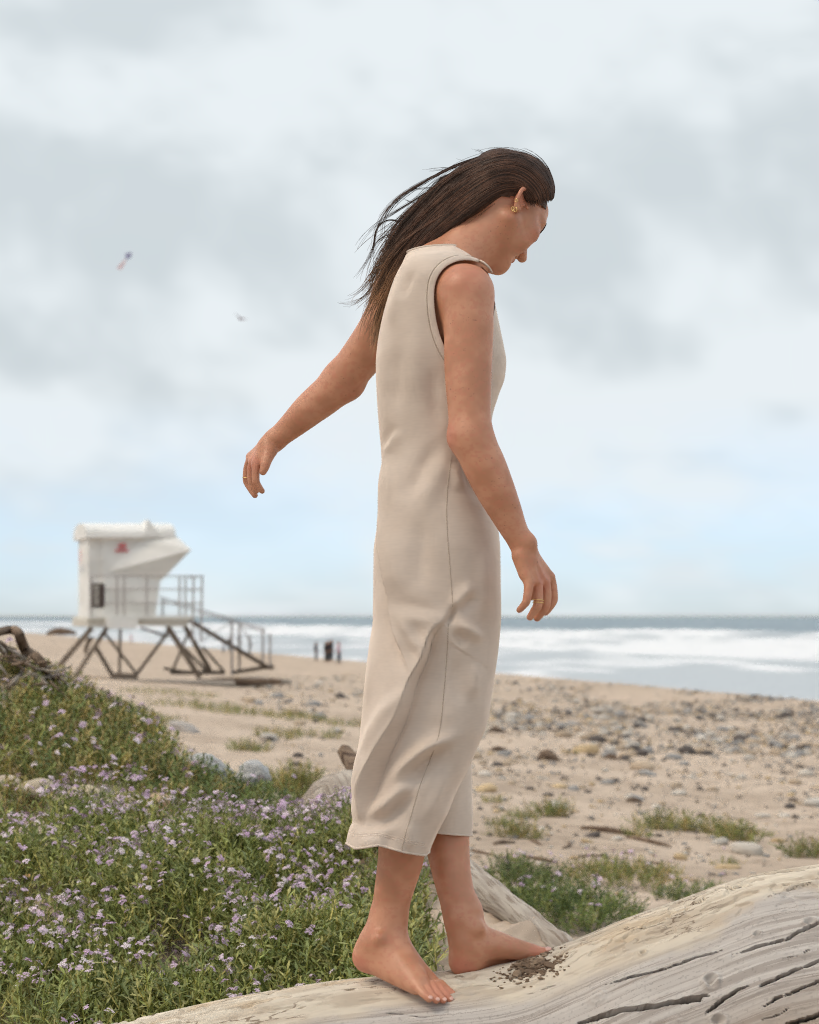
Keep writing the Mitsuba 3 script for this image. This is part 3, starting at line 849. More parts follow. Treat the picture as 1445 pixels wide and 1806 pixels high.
def folded(g, rowpx, y_at):
    n = vnormals(g)
    face = np.clip(-n[..., 1] * 1.6 + 0.15, 0, 1)
    flat = g.reshape(-1, 3)[:, [0, 2]]
    d = np.zeros(len(flat))
    for pts, kind, w, amp, back in FOLDS:
        c = spline(P(pts[:, 0], pts[:, 1], y_at)[:, [0, 2]], 160)
        tg = np.gradient(c, axis=0)
        tg /= np.linalg.norm(tg, axis=1, keepdims=True)
        dist, i = cKDTree(c).query(flat)
        rel = flat - c[i]
        s = rel[:, 0] * -tg[i, 1] + rel[:, 1] * tg[i, 0]          # > 0 on the right-hand side of a line running down
        al = i / 159.0
        end = sstep(0, .42, al) * sstep(1, .62, al) if kind == 'ridge' else sstep(0, .2, al) * sstep(1, .8, al)
        beyond = np.abs(rel[:, 0] * tg[i, 0] + rel[:, 1] * tg[i, 1])
        end = end * np.exp(-(beyond / 0.02) ** 2)
        if kind == 'ridge':
            d += end * 1.35 * amp * np.exp(-(s / w) ** 2)
        else:
            sg = -s if amp > 0 else s
            a = abs(amp)
            hi = np.exp(-np.maximum(sg, 0) / (back or .05))
            lo = -0.75 * np.exp(-np.maximum(-sg, 0) / w)
            k = sstep(-.0045, .0035, sg)
            d += end * a * (lo * (1 - k) + hi * k)
    q = g * [9, 9, 4.5]
    d = d.reshape(g.shape[:2]) * face
    d += 0.0045 * (meshkit.fbm(q, 3, 71) - 0.5) * sstep(470, 560, rowpx)
    al, ac = g[..., 0] * .45 + g[..., 2] * .89, g[..., 0] * .89 - g[..., 2] * .45            # long soft creases running down to the left
    d += face * 0.0075 * (meshkit.fbm(np.stack([ac * 19, al * 3.4, g[..., 1] * 4], -1), 3, 83) - 0.5) * sstep(980, 1180, rowpx)
    d += face * 0.0050 * (meshkit.fbm(np.stack([g[..., 0] * 17, g[..., 2] * 3.2, g[..., 1] * 4], -1), 3, 87) - 0.5) * sstep(1000, 700, rowpx) * sstep(455, 540, rowpx)
    return g + n * d[..., None]


g = folded(g, rowpx, DIST - .15)
dress_v = g.reshape(-1, 3)
dress_f = grid_faces(NR, NC, wrap=True)
# the armhole: cloth ends where the band runs round the shoulder
BAND = [(868, 480), (854, 465), (838, 459), (816, 456.5), (795, 462), (778, 474.5), (766, 495), (762, 520), (763.5, 549), (769, 580), (778, 607), (793, 632), (808, 645), (840, 640), (866, 590), (874, 540), (874, 500)]
from shapely import Polygon, contains_xy
pp = proj(dress_v)
inside = contains_xy(Polygon(spline(BAND + BAND[:1], 80)), pp[:, 0], pp[:, 1]) & (dress_v[:, 1] < DIST - .02)
near_v = dress_v[:, 1] < DIST - .02
near_tree = cKDTree(pp[near_v])
near_pts, near_n = dress_v[near_v], vnormals(g).reshape(-1, 3)[near_v]


def on_cloth(pts, n, lift=0.0):
    """A line over the near side of the cloth through surveyed pixels, lifted off it."""
    c = spline(pts, n)
    d, i = near_tree.query(c, k=6)
    w = 1 / (d + 0.3)
    w /= w.sum(1, keepdims=True)
    p = (near_pts[i] * w[..., None]).sum(1) + (near_n[i] * w[..., None]).sum(1) * lift
    y = p[:, 1]
    k = np.ones(5) / 5
    y = np.convolve(np.pad(y, 2, 'edge'), k, 'valid')
    return P(c[:, 0], c[:, 1], y)


cloth_f = dress_f[~inside[dress_f].all(1)]
# the other trouser-wide leg of the dress
FAR = [(1130, 765, 868, .070, .080), (1219, 752, 862, .066, .088), (1280, 746, 852, .062, .090), (1352, 742, 831, .056, .088), (1400, 740, 830, .052, .085), (1432, 738, 830, .048, .083), (1474, 735, 828.5, .044, .082)]
g2, gr2, ga2 = loft(FAR, 90, 110)
n2 = vnormals(g2)
a2 = ga2[None]
g2 = g2 + n2 * (0.006 * np.sin(3 * a2 + 0.006 * gr2[:, :1]) * sstep(1250, 1470, gr2[:, :1]) + 0.004 * (meshkit.fbm(g2 * [10, 10, 4], 3, 77) - 0.5))[..., None]
px2 = proj(g2)[..., 0]
hem2 = np.interp(px2[-1], [735, 771, 800, 829], [1467, 1469, 1472, 1474])
g2[..., 2] += sstep(1380, 1474, gr2[:, :1]) * (P(px2[-1], hem2, g2[-1, :, 1])[:, 2] - g2[-1, :, 2])[None]
far_v = g2.reshape(-1, 3)
cloth = trimesh.Trimesh(np.vstack([dress_v, far_v]), np.vstack([cloth_f, grid_faces(90, 110, wrap=True) + len(dress_v)]), process=False)


def cloth_color(p, n, uv):
    w = noise(p.x * 120, p.y * 120, p.z * 420)
    w2 = noise(p.x * 40, p.y * 40, p.z * 330)
    b = fbm(p.x * 12, p.y * 12, p.z * 12, 3)
    c = mix((0.605, 0.51, 0.44), (0.56, 0.468, 0.40), smoothstep(0.35, 0.65, b))
    return c * (0.955 + 0.05 * w + 0.035 * w2)


def cloth_height(p, n, uv):
    return 0.0004 * noise(p.x * 300, p.y * 300, p.z * 420) + 0.0014 * fbm(p.x * 30, p.y * 30, p.z * 30, 2)


scene['cloth_bsdf'] = two(bump(principled(proc(cloth_color), 0.85, 0.25, sheen=0.6), cloth_height, 1.0, 6e-4))
scene['thread_bsdf'] = two(principled((0.44, 0.36, 0.295), 0.9, 0.2))
scene['person__dress'] = ply(cloth, 'cloth_bsdf', smooth=True)
labels['person__dress'] = {'label': 'beige sleeveless midi dress with wide split legs'}


def ribbon(c, out, w, th):
    """A flat band (half width w, half thickness th) along c, its face towards `out`."""
    t = np.gradient(c, axis=0)
    t /= np.linalg.norm(t, axis=1, keepdims=True)
    s = np.cross(t, out)
    s /= np.linalg.norm(s, axis=1, keepdims=True)
    o = np.cross(s, t)
    a = np.arange(10) * 2 * np.pi / 10
    ring = c[:, None] + s[:, None] * (np.sign(np.cos(a)) * np.abs(np.cos(a)) ** .6)[None, :, None] * w + o[:, None] * (np.sin(a))[None, :, None] * th
    return trimesh.Trimesh(ring.reshape(-1, 3), grid_faces(len(c), 10, wrap=True), process=False)


band_px = [(866, 478), (853, 463.5), (838, 457.5), (816, 454.5), (794, 460), (776, 473), (764, 494), (760, 520), (761.5, 549), (767, 580), (776, 607), (791, 632), (806, 644)]
bc = on_cloth(band_px, 90, .001)
out = np.stack([near_n[near_tree.query(proj(bc))[1]]], 0)[0]
kk = np.ones(9) / 9
out = np.stack([np.convolve(np.pad(out[:, i], 4, 'edge'), kk, 'valid') for i in range(3)], 1)
scene['person__dress__armhole_band'] = ply(ribbon(bc, out, .0064, .0024), 'cloth_bsdf', smooth=True)
st = [(846, 457), (818, 450), (790, 455), (770, 469), (757, 491), (753, 520), (754, 550), (760, 583), (770, 612), (784, 636)]
seams = [tube(on_cloth(st, 90, .0006), .0008, 5)]
seams.append(tube(on_cloth([(797, 806), (791, 850), (788, 904), (790, 950), (794, 1001), (797, 1040), (799, 1070)], 90, .0006), .0008, 5))
seams.append(tube(on_cloth([(791, 1100), (790, 1130), (787, 1180), (782, 1235), (773, 1300), (757, 1345), (739, 1392), (725, 1440), (714, 1476), (709, 1502)], 120, .0006), .0008, 5))
for k, m in zip(('armhole_seam', 'side_seam', 'side_seam_001'), seams):
    scene['person__dress__' + k] = ply(m, 'thread_bsdf', smooth=True)
hemline = [tube(on_cloth([(623, 1470), (645, 1471), (668, 1470), (690, 1475), (713, 1481), (735, 1485), (752, 1487), (763, 1484)], 80, .0002), .0007, 5),
           tube(on_cloth([(621, 1474), (645, 1475), (668, 1474), (690, 1479), (713, 1485), (735, 1489), (751, 1491), (761, 1488)], 80, .0002), .0007, 5)]
for k, m in zip(('hem_stitching', 'hem_stitching_001'), hemline):
    scene['person__dress__' + k] = ply(m, 'cloth_bsdf', smooth=True)
# a turned hem on both legs and the rim of the collar
rims = [tube(np.vstack([g[-1], g[-1][:1]]), .0022, 6, False), tube(np.vstack([g2[-1], g2[-1][:1]]), .0022, 6, False)]
for k, m in zip(('hem', 'hem_001'), rims):
    scene['person__dress__' + k] = ply(m, 'cloth_bsdf', smooth=True)
scene['person__dress__collar'] = ply(tube(np.vstack([g[1], g[1][:1]])[::2], .0030, 8, False), 'cloth_bsdf', smooth=True)
# ------------------------------------------------------------------ hair blown back, jewellery, brow
hrng = np.random.default_rng(12)
GUIDES = [
    [(969, 366), (980, 336), (971, 303), (948, 279), (918, 267), (886, 265), (850, 276), (812, 296), (777, 328), (746, 362), (718, 400), (695, 440), (672, 490), (655, 532)],
    [(964, 371), (971, 332), (950, 299), (912, 279), (872, 282), (832, 300), (790, 336), (752, 381), (720, 430), (694, 488), (674, 540), (660, 576)],
    [(953, 379), (952, 347), (930, 318), (895, 304), (855, 318), (812, 350), (770, 393), (735, 438), (706, 490), (687, 540), (671, 590), (660, 614)],
    [(934, 377), (932, 352), (916, 334), (888, 336), (848, 362), (805, 392), (768, 418), (735, 446), (707, 492), (689, 540), (673, 590), (657, 624)],
    [(920, 350), (906, 336), (890, 346), (868, 369), (838, 387), (800, 403), (765, 423), (737, 444), (711, 478), (693, 520), (680, 565), (667, 602), (655, 624)]]
GN = 30
GUIDES = np.array([spline(a, GN) for a in GUIDES])
_tt = np.linspace(0, 1, GN)
yc_t = PchipInterpolator([0, .2, .4, .6, .8, 1], [.045, .035, .04, .035, .03, .03])
th_t = PchipInterpolator([0, .12, .3, .45, .65, 1], [.078, .084, .083, .060, .040, .022])


def hair_path(a, b, t):
    """Photo pixels and depth along the hair: a from the upper outline (0) to the lower (1), b from near (-1) to far (1)."""
    k = np.clip(a, 0, 1) * (len(GUIDES) - 1)
    i = np.minimum(k.astype(int), len(GUIDES) - 2)
    w = (k - i)[:, None]
    u = np.clip(t, 0, 1) * (GN - 1)
    j = np.minimum(u.astype(int), GN - 2)
    v = u - j
    ii = i[:, None] + 0 * j
    g0 = GUIDES[ii, j] * (1 - v[..., None]) + GUIDES[ii, j + 1] * v[..., None]
    g1 = GUIDES[ii + 1, j] * (1 - v[..., None]) + GUIDES[ii + 1, j + 1] * v[..., None]
    g = g0 * (1 - w[..., None]) + g1 * w[..., None]
    prof = np.sqrt(np.clip(1 - (2 * a - 1) ** 2 * .92, 0, 1))[:, None]
    return g, yc_t(t) + b[:, None] * th_t(t) * prof


def strands(n, clumps, spread, wander, t_end, layer, loose=0):
    ca_, cb_ = hrng.uniform(0.0, 1.0, clumps), hrng.uniform(-1, 1, clumps)
    ph = hrng.uniform(0, 100, (clumps, 2))
    which = hrng.integers(0, clumps, n)
    a = np.clip(ca_[which] + hrng.normal(0, spread, n), 0, 1)
    b = np.sign(cb_[which]) * (layer + (1 - layer) * hrng.uniform(0, 1, n) ** .5)
    b = np.where(hrng.random(n) < .3, hrng.uniform(-1, 1, n), b)
    t0 = hrng.uniform(0, .035, n) + .20 * hrng.uniform(0, 1, n) ** 6
    t1 = hrng.uniform(*t_end, n)
    t = t0[:, None] + (t1 - t0)[:, None] * np.linspace(0, 1, 22)[None]
    pull = sstep(.30, 1.0, t) * .72
    aa = a[:, None] * (1 - pull) + ca_[which][:, None] * pull
    g, y = hair_path(a, b, t)
    gc, _ = hair_path(ca_[which], cb_[which], t)
    g = g * (1 - pull[..., None]) + gc * pull[..., None]
    w1 = meshkit.noise(np.stack([t * 3.0 + ph[which, 0][:, None], ph[which, 1][:, None] + 0 * t, 0 * t], -1), 3) - .5
    w2 = meshkit.noise(np.stack([t * 3.0 + ph[which, 1][:, None], ph[which, 0][:, None] + 0 * t, 0 * t], -1), 4) - .5
    own = hrng.normal(0, 1, (n, 1)) * 2.2
    amp = wander * sstep(.25, 1, t)
    g = g + np.stack([w1 * amp + own * 1.6 * sstep(.3, 1, t), w2 * amp + own * .6 * sstep(.3, 1, t)], -1)
    out = np.maximum(0, .22 - ca_[which]) / .22 * (hrng.uniform(0, 1, clumps)[which] ** 2.5) * loose          # locks that the wind lifts off the upper edge
    g = g + np.stack([-out[:, None] * sstep(.36, .95, t), -.42 * out[:, None] * sstep(.36, .8, t)], -1)
    return P(g[..., 0], g[..., 1], DIST + y), which


WISPS = [([(890, 284), (838, 290), (789, 313), (763, 335), (751, 356), (725, 386)], 12, 4), ([(820, 296), (774, 297), (739, 299)], 5, 1.5), ([(790, 330), (740, 333), (710, 345), (696, 362), (679, 386), (629, 415)], 4, 2.5),
         ([(760, 372), (731, 358), (713, 351), (703, 346)], 5, 1.5), ([(735, 405), (716, 398), (696, 388), (679, 390), (665, 403), (661, 426), (655, 449), (638, 476), (619, 497)], 14, 1.6), ([(730, 420), (710, 412), (687, 414), (664, 429), (655, 450), (644, 470)], 8, 2),
         ([(700, 440), (673, 467), (652, 496), (629, 516), (600, 527)], 12, 2), ([(695, 452), (667, 487), (644, 519), (623, 537), (608, 547)], 12, 2), ([(690, 470), (658, 510), (629, 530), (588, 531)], 7, 1.6), ([(885, 280), (856, 271), (838, 262), (822, 262)], 4, 1.2),
         ([(870, 286), (827, 284), (798, 279)], 3, 1.2), ([(800, 305), (763, 327), (740, 362), (722, 391), (712, 414)], 12, 4), ([(720, 420), (690, 445), (664, 480), (650, 505), (646, 520)], 14, 5), ([(700, 470), (674, 505), (655, 530), (640, 541)], 12, 4),
         ([(940, 300), (905, 282), (860, 288), (820, 310)], 8, 4), ([(690, 545), (676, 580), (662, 606), (653, 622)], 20, 5), ([(740, 395), (705, 430), (680, 470), (662, 500)], 12, 6), ([(752, 375), (715, 395), (685, 400), (672, 418)], 4, 2)]


def write_strands(paths, r0, r1):
    os.makedirs(meshkit.FOLDER, exist_ok=True)
    fn = f'{meshkit.FOLDER}/hair_{len(_hair)}.txt'
    _hair.append(fn)
    with open(fn, 'w') as o:
        for p in paths:
            r = np.interp(np.linspace(0, 1, len(p)), [0, .1, .6, 1], [r0 * .8, r0, r0, r1])
            o.write('\n'.join('%.5f %.5f %.5f %.6f' % (*q, w) for q, w in zip(p, r)) + '\n\n')
    return fn


_hair = []
core = {0: [], 1: [], 2: []}                                     # dark, brown and lighter locks
for args in ((6500, 170, .028, 46, (.62, 1.0), .86, 22), (3000, 130, .016, 120, (.5, .97), .9, 40)):
    ps, wh = strands(*args)
    tone = hrng.choice(3, args[1], p=[.5, .33, .17])
    jit = hrng.random(len(ps))
    for p_, k_, j_ in zip(ps, wh, jit):
        core[int(tone[k_]) if j_ > .25 else int(j_ * 12)].append(p_)
thin = []
for pts, n, sp in WISPS:
    base = spline(pts, 22)
    t = np.linspace(0, 1, 22)
    for k in range(n):
        f = hrng.normal(0, sp, 2) * (0.6 + 0.6 * hrng.random())
        wob = np.stack([meshkit.noise(np.stack([t * 2.5 + hrng.uniform(0, 99), 0 * t, 0 * t], -1), q) - .5 for q in (1, 2)], -1) * sp * 3.0
        end = hrng.uniform(.7, 1)
        q = base + (f + wob) * sstep(-.2, .9, t)[:, None]
        q = np.stack([np.interp(t * end, t, q[:, 0]), np.interp(t * end, t, q[:, 1])], 1)
        thin.append(P(q[:, 0], q[:, 1], DIST + .03 + hrng.normal(0, .018)))


fly, _ = strands(420, 420, .0, 130, (.25, .85), 1.0, 30)
thin += [(q + hrng.normal(0, .009, 3) * np.linspace(-.2, 1, 22)[:, None])[int(hrng.uniform(0, 8)):int(hrng.uniform(15, 22))] for q in fly]


def hair_color(p, n, uv):
    far = smoothstep(1.92, 1.64, p.z) * smoothstep(0.06, -0.06, p.x)
    v = noise(p.x * 55, p.y * 25, p.z * 40)
    c = mix((0.056, 0.027, 0.017), (0.30, 0.165, 0.085), far)
    c = mix(c, (0.44, 0.29, 0.16), smoothstep(1.74, 1.62, p.z) * 0.7)
    return c * (0.65 + 0.8 * v)


def hair_tone(f):
    return lambda p, n, uv: hair_color(p, n, uv) * f


scene['hair_bsdf'] = principled(proc(hair_tone(.60)), 0.42, 0.35)
scene['hair_brown_bsdf'] = principled(proc(hair_tone(1.35)), 0.42, 0.35)
scene['hair_light_bsdf'] = principled(proc(hair_tone(2.3)), 0.42, 0.35)
scene['person__hair'] = {'type': 'bsplinecurve', 'filename': write_strands(core[0], .00040, .00016), 'bsdf': {'type': 'ref', 'id': 'hair_bsdf'}}
scene['person__hair__brown_locks'] = {'type': 'bsplinecurve', 'filename': write_strands(core[1], .00038, .00016), 'bsdf': {'type': 'ref', 'id': 'hair_brown_bsdf'}}
scene['person__hair__light_locks'] = {'type': 'bsplinecurve', 'filename': write_strands(core[2], .00036, .00015), 'bsdf': {'type': 'ref', 'id': 'hair_light_bsdf'}}
labels['person__hair'] = {'label': 'long dark brown hair blown back with lighter tips'}
scene['person__hair__loose_strands'] = {'type': 'bsplinecurve', 'filename': write_strands(thin, .00030, .00012), 'bsdf': {'type': 'ref', 'id': 'hair_bsdf'}}
# hair close to the scalp, and the body of the hair under the outer strands
ico = trimesh.creation.icosphere(5)
hv = ico.vertices * [.0745, .0935, .0795] + [0, -.010, .027]
line = np.interp(hv[:, 1], [-.11, -.06, -.03, -.012, .004, .022, .045, .068, .09], [-.075, -.055, -.022, .006, .016, .020, .034, .056, .068])
keep = (hv[:, 2] > line)[ico.faces].all(1)
cap = trimesh.Trimesh(HC + hv @ HM.T, ico.faces[keep], process=False)
cap.remove_unreferenced_vertices()
ta = np.linspace(.10, .97, 60)
top_, bot = (hair_path(np.full(1, k), np.zeros(1), ta[None])[0][0] for k in (0.0, 1.0))
mid, dif = (top_ + bot) / 2, (bot - top_) / 2
an = np.arange(28) * 2 * np.pi / 28
sh = np.interp(ta, [0, .3, .45, .65, 1], [.80, .80, .55, .32, .10])
px_ = mid[:, None] + dif[:, None] * np.cos(an)[None, :, None] * sh[:, None, None]
yy = DIST + yc_t(ta)[:, None] + th_t(ta)[:, None] * np.sin(an)[None] * np.interp(ta, [0, .4, .7, 1], [.8, .8, .6, .4])[:, None]
core_m = trimesh.Trimesh(P(px_[..., 0], px_[..., 1], yy).reshape(-1, 3), grid_faces(60, 28, wrap=True), process=False)
scene['hair_solid_bsdf'] = two(bump(principled(proc(hair_color), 0.55, 0.3), lambda p, n, uv: 0.003 * noise(p.x * 300, p.y * 300, p.z * 300), 1.0))
scene['person__hair__scalp'] = ply(cat([cap, core_m]), 'hair_solid_bsdf', smooth=True)


def torus(c, axis, R, r, n=28, m=8, squash=1.0, side=None):
    axis = np.asarray(axis, float) / np.linalg.norm(axis)
    u = np.cross(axis, [0, 1, 0.01] if side is None else side)
    u /= np.linalg.norm(u)
    w = np.cross(axis, u)
    a = np.arange(n + 1) * 2 * np.pi / n
    return tube(np.asarray(c) + R * (np.cos(a)[:, None] * u + squash * np.sin(a)[:, None] * w), r, m, False)


scene['gold_bsdf'] = {'type': 'principled', 'base_color': tint((0.83, 0.60, 0.25)), 'metallic': 1.0, 'roughness': 0.22}
ax = J(949, 1066, -.167) - J(950, 1050, -.166)
scene['person__ring'] = ply(torus(J(949.7, 1058.5, -.1665), ax, R_(9.4), .0009), 'gold_bsdf', smooth=True)
scene['person__ring_001'] = ply(torus(J(949.6, 1062.8, -.1668), ax, R_(9.3), .0008), 'gold_bsdf', smooth=True)
scene['person__ring_002'] = ply(torus(J(436.2, 842.5, .323), J(436, 846, .323) - J(437, 830, .322), R_(8.7), .0009), 'gold_bsdf', smooth=True)
e0 = hd(.079, -.020, -.046)
scene['person__earring'] = ply(torus(e0 + [0, -.003, -.004], [.75, .6, .1], .0045, .0009), 'gold_bsdf', smooth=True)
scene['person__earring_001'] = ply(torus(hd(.081, -.031, -.034) + [0, -.003, -.003], [.6, .75, .1], .0028, .0007), 'gold_bsdf', smooth=True)
scene['person__earring_002'] = ply(cat([torus(hd(.080, -.028, -.050) + [0, -.004, -.006], [.2, 1, .1], .0028, .0007), trimesh.creation.icosphere(1, .0016).apply_translation(hd(.080, -.028, -.050) + [0, -.004, -.0105])]), 'gold_bsdf', smooth=True)
def on_skin(pts, lift=0.0):
    """Points moved onto the skin."""
    p = np.array(pts, float)
    for _ in range(6):
        v = body.value(p)
        gr = np.stack([(body.value(p + e) - v) / 1e-4 for e in np.eye(3) * 1e-4], -1)
        p -= gr / (np.linalg.norm(gr, axis=-1, keepdims=True) + 1e-9) * (v - lift)[:, None]
    return p


scene['brow_bsdf'] = principled((0.035, 0.02, 0.014), 0.6, 0.3)
for k, s in (('eyebrow', 1), ('eyebrow_001', -1)):
    scene['person__' + k] = ply(tube(on_skin(spline([hd(.014 * s, .0925, .026), hd(.030 * s, .0875, .031), hd(.047 * s, .0725, .026)], 14), .0003), np.interp(np.linspace(0, 1, 14), [0, .4, 1], [.0030, .0036, .0014]), 8), 'brow_bsdf', smooth=True)
    scene['person__' + k.replace('brow', 'lash')] = ply(tube(spline([hd(.020 * s, .0865, -.0045), hd(.032 * s, .0885, -.0075), hd(.047 * s, .0775, -.006)], 12), .0018, 6), 'brow_bsdf', smooth=True)
# ------------------------------------------------------------------ sea rocket: flowering mats, tufts on the sand
prng = np.random.default_rng(77)


def leaf_strip(L, w, bend, lobes, k=4):
    """A fleshy, narrow, lobed leaf along +x, bending down; triangles."""
    x = np.linspace(0, 1, k + 1)
    half = w * np.sin(np.pi * np.clip(x * .92 + .05, 0, 1)) ** .6
    z = -bend * x ** 2 * L
    v = [np.stack([x * L, -half, z + .3 * half], 1), np.stack([x * L, half, z - .1 * half], 1)]
    n = k + 1
    f = [np.array([t for i in range(k) for t in ([i, i + 1, n + i + 1], [i, n + i + 1, n + i])])]
    c = 2 * n
    for j in range(lobes):
        t = .3 + .5 * j / max(1, lobes - 1)
        for s in (-1, 1):
            b = np.array([t * L, 0, -bend * t * t * L])
            v.append(np.array([b - [w * .9, 0, 0], b + [w * .9, 0, 0], b + np.array([.75, s, .15]) * L * .24 * (1 - .4 * t)]))
            f.append(np.array([[0, 1, 2]]) + c)
            c += 3
    return np.vstack(v), np.vstack(f)


def rotz(a):
    return np.array([[math.cos(a), -math.sin(a), 0], [math.sin(a), math.cos(a), 0], [0, 0, 1]])


def roty(a):
    return np.array([[math.cos(a), 0, math.sin(a)], [0, 1, 0], [-math.sin(a), 0, math.cos(a)]])


def shoot(rng, h=.10, leaves=11, L=.037, w=.0028, k=2):
    """One leafy shoot rising from the origin: (leaf vertices, faces, stem vertices, faces)."""
    lean = rng.normal(0, .25, 2)
    cv = np.array([[lean[0] * t * t * h, lean[1] * t * t * h, t * h] for t in np.linspace(0, 1, 4)])
    V, Fc, n = [], [], 0
    for i in range(leaves):
        t = .12 + .88 * (i + rng.random()) / leaves
        base = np.array([lean[0] * t * t * h, lean[1] * t * t * h, t * h])
        v, f = leaf_strip(L * rng.uniform(.6, 1.15) * (1.15 - .55 * t), w * rng.uniform(.8, 1.3), rng.uniform(-.1, .5), rng.integers(0, 4), k)
        M = rotz(i * 2.4 + rng.normal(0, .5)) @ roty(-rng.uniform(.15, .75) - .55 * t)
        V.append(base + v @ M.T)
        Fc.append(f + n)
        n += len(v)
    st = tube(cv, np.linspace(.0016, .0009, 4), 3, False)
    return np.vstack(V), np.vstack(Fc), np.array(st.vertices), np.array(st.faces)


def flower_head(rng, n=9, R=.0100, pet=.0045):
    """A flat-topped cluster of four-petalled flowers."""
    V, Fc, c = [], [], 0
    for i in range(n):
        a, r = i * 2.4 + rng.normal(0, .2), R * math.sqrt((i + .4) / n)
        base = np.array([r * math.cos(a), r * math.sin(a), .006 - 18 * r * r + rng.normal(0, .0012)])
        M = rotz(rng.uniform(0, 6.28)) @ roty(rng.normal(0, .3) + 22 * r) if False else rotz(a) @ roty(r * 45 + rng.normal(0, .15)) @ rotz(rng.uniform(0, 6.28))
        s = pet * rng.uniform(.75, 1.15)
        for q in range(4):
            D = rotz(q * math.pi / 2)
            v = np.array([[0, 0, 0], [.75 * s, -.42 * s, .08 * s], [1.08 * s, 0, .02 * s], [.75 * s, .42 * s, .08 * s]])
            V.append(base + (v @ D.T) @ M.T)
            Fc.append(np.array([[0, 1, 2], [0, 2, 3]]) + c)
            c += 4
    return np.vstack(V), np.vstack(Fc)


def scatter(protos, where, mats, color=None, shade=None):
    """Copies of prototype i at the given points under the given 3x3 matrices, joined; per-copy colours if given."""
    V, Fc, C, n = [], [], [], 0
    for i, (v, f) in enumerate(protos):
        sel = np.nonzero(where[1] == i)[0]
        if not len(sel):
            continue
        vs = np.einsum('kij,nj->kni', mats[sel], v) + where[0][sel][:, None]
        V.append(vs.reshape(-1, 3))
        Fc.append((f[None] + (np.arange(len(sel)) * len(v))[:, None, None] + n).reshape(-1, 3))
        n += len(sel) * len(v)
        if color is not None:
            C.append(np.repeat(color[sel], len(v), 0))
    m = trimesh.Trimesh(np.vstack(V), np.vstack(Fc), process=False)
    return m, (np.vstack(C) if C else None)


def rand_mats(rng, n, s0, s1, lean=.35, tilt=None):
    a, s = rng.uniform(0, 6.283, n), rng.uniform(s0, s1, n)
    ax, ay = rng.normal(0, lean, n), rng.normal(0, lean, n)
    if tilt is not None:
        ax, ay = ax + tilt[0], ay + tilt[1]
    Z = np.stack([ax, ay, np.ones(n)], 1)
    Z /= np.linalg.norm(Z, axis=1, keepdims=True)
    X = np.cross(np.stack([np.cos(a), np.sin(a), 0 * a], 1), Z)
    X /= np.linalg.norm(X, axis=1, keepdims=True)
    return np.stack([X, np.cross(Z, X), Z], -1) * s[:, None, None]


LEAF_GREENS = np.array([(.225, .255, .075), (.180, .215, .065), (.285, .295, .100), (.155, .190, .068), (.330, .315, .115)])
DRY_GREENS = np.array([(.215, .235, .070), (.290, .250, .085), (.180, .205, .062), (.340, .265, .110), (.160, .185, .062)])
TUFT_GREENS = np.array([(.120, .165, .048), (.100, .145, .042), (.155, .195, .058), (.085, .125, .045), (.185, .200, .068)])
scene['leaf_bsdf'] = two({'type': 'principled', 'base_color': VCOL, 'roughness': 0.5, 'specular': 0.35})
scene['stem_bsdf'] = two({'type': 'principled', 'base_color': VCOL, 'roughness': 0.6, 'specular': 0.3})
scene['petal_bsdf'] = two({'type': 'principled', 'base_color': VCOL, 'roughness': 0.8, 'specular': 0.2})
SHOOTS = [shoot(prng) for _ in range(10)]
HEADS = [flower_head(prng, int(n)) for n in (5, 7, 9, 11, 12, 8)]
PETALS = np.array([(.62, .47, .61), (.68, .55, .66), (.55, .38, .56), (.74, .64, .70), (.56, .42, .58)])


def pcol(base, n, rng, sd=.14):
    return np.clip(base[rng.integers(0, len(base), n)] * (1 + rng.normal(0, sd, (n, 1))), .01, .9)


def foliage(key, pts, s0, s1, greens, rng, lean=.45, protos=None, tilt=None):
    """Leaves and stems of a plant as two parts of it."""
    protos = protos or SHOOTS
    n = len(pts)
    w = (pts, rng.integers(0, len(protos), n))
    mats = rand_mats(rng, n, s0, s1, lean, tilt)
    col = pcol(greens, n, rng) * (.62 + .85 * meshkit.fbm(pts * [7, 7, 2], 3, 91))[:, None]
    m, c = scatter([(p[0], p[1]) for p in protos], w, mats, col)
    m2, c2 = scatter([(p[2], p[3]) for p in protos], w, mats, col * [1.5, 1.35, 1.1])
    scene[key + '__foliage'] = ply(trimesh.Trimesh(np.vstack([m.vertices, m2.vertices]), np.vstack([m.faces, m2.faces + len(m.vertices)]), process=False), 'leaf_bsdf', color=np.vstack([c, c2]))
    labels[key + '__foliage'] = {'kind': 'stuff'}
    return mats


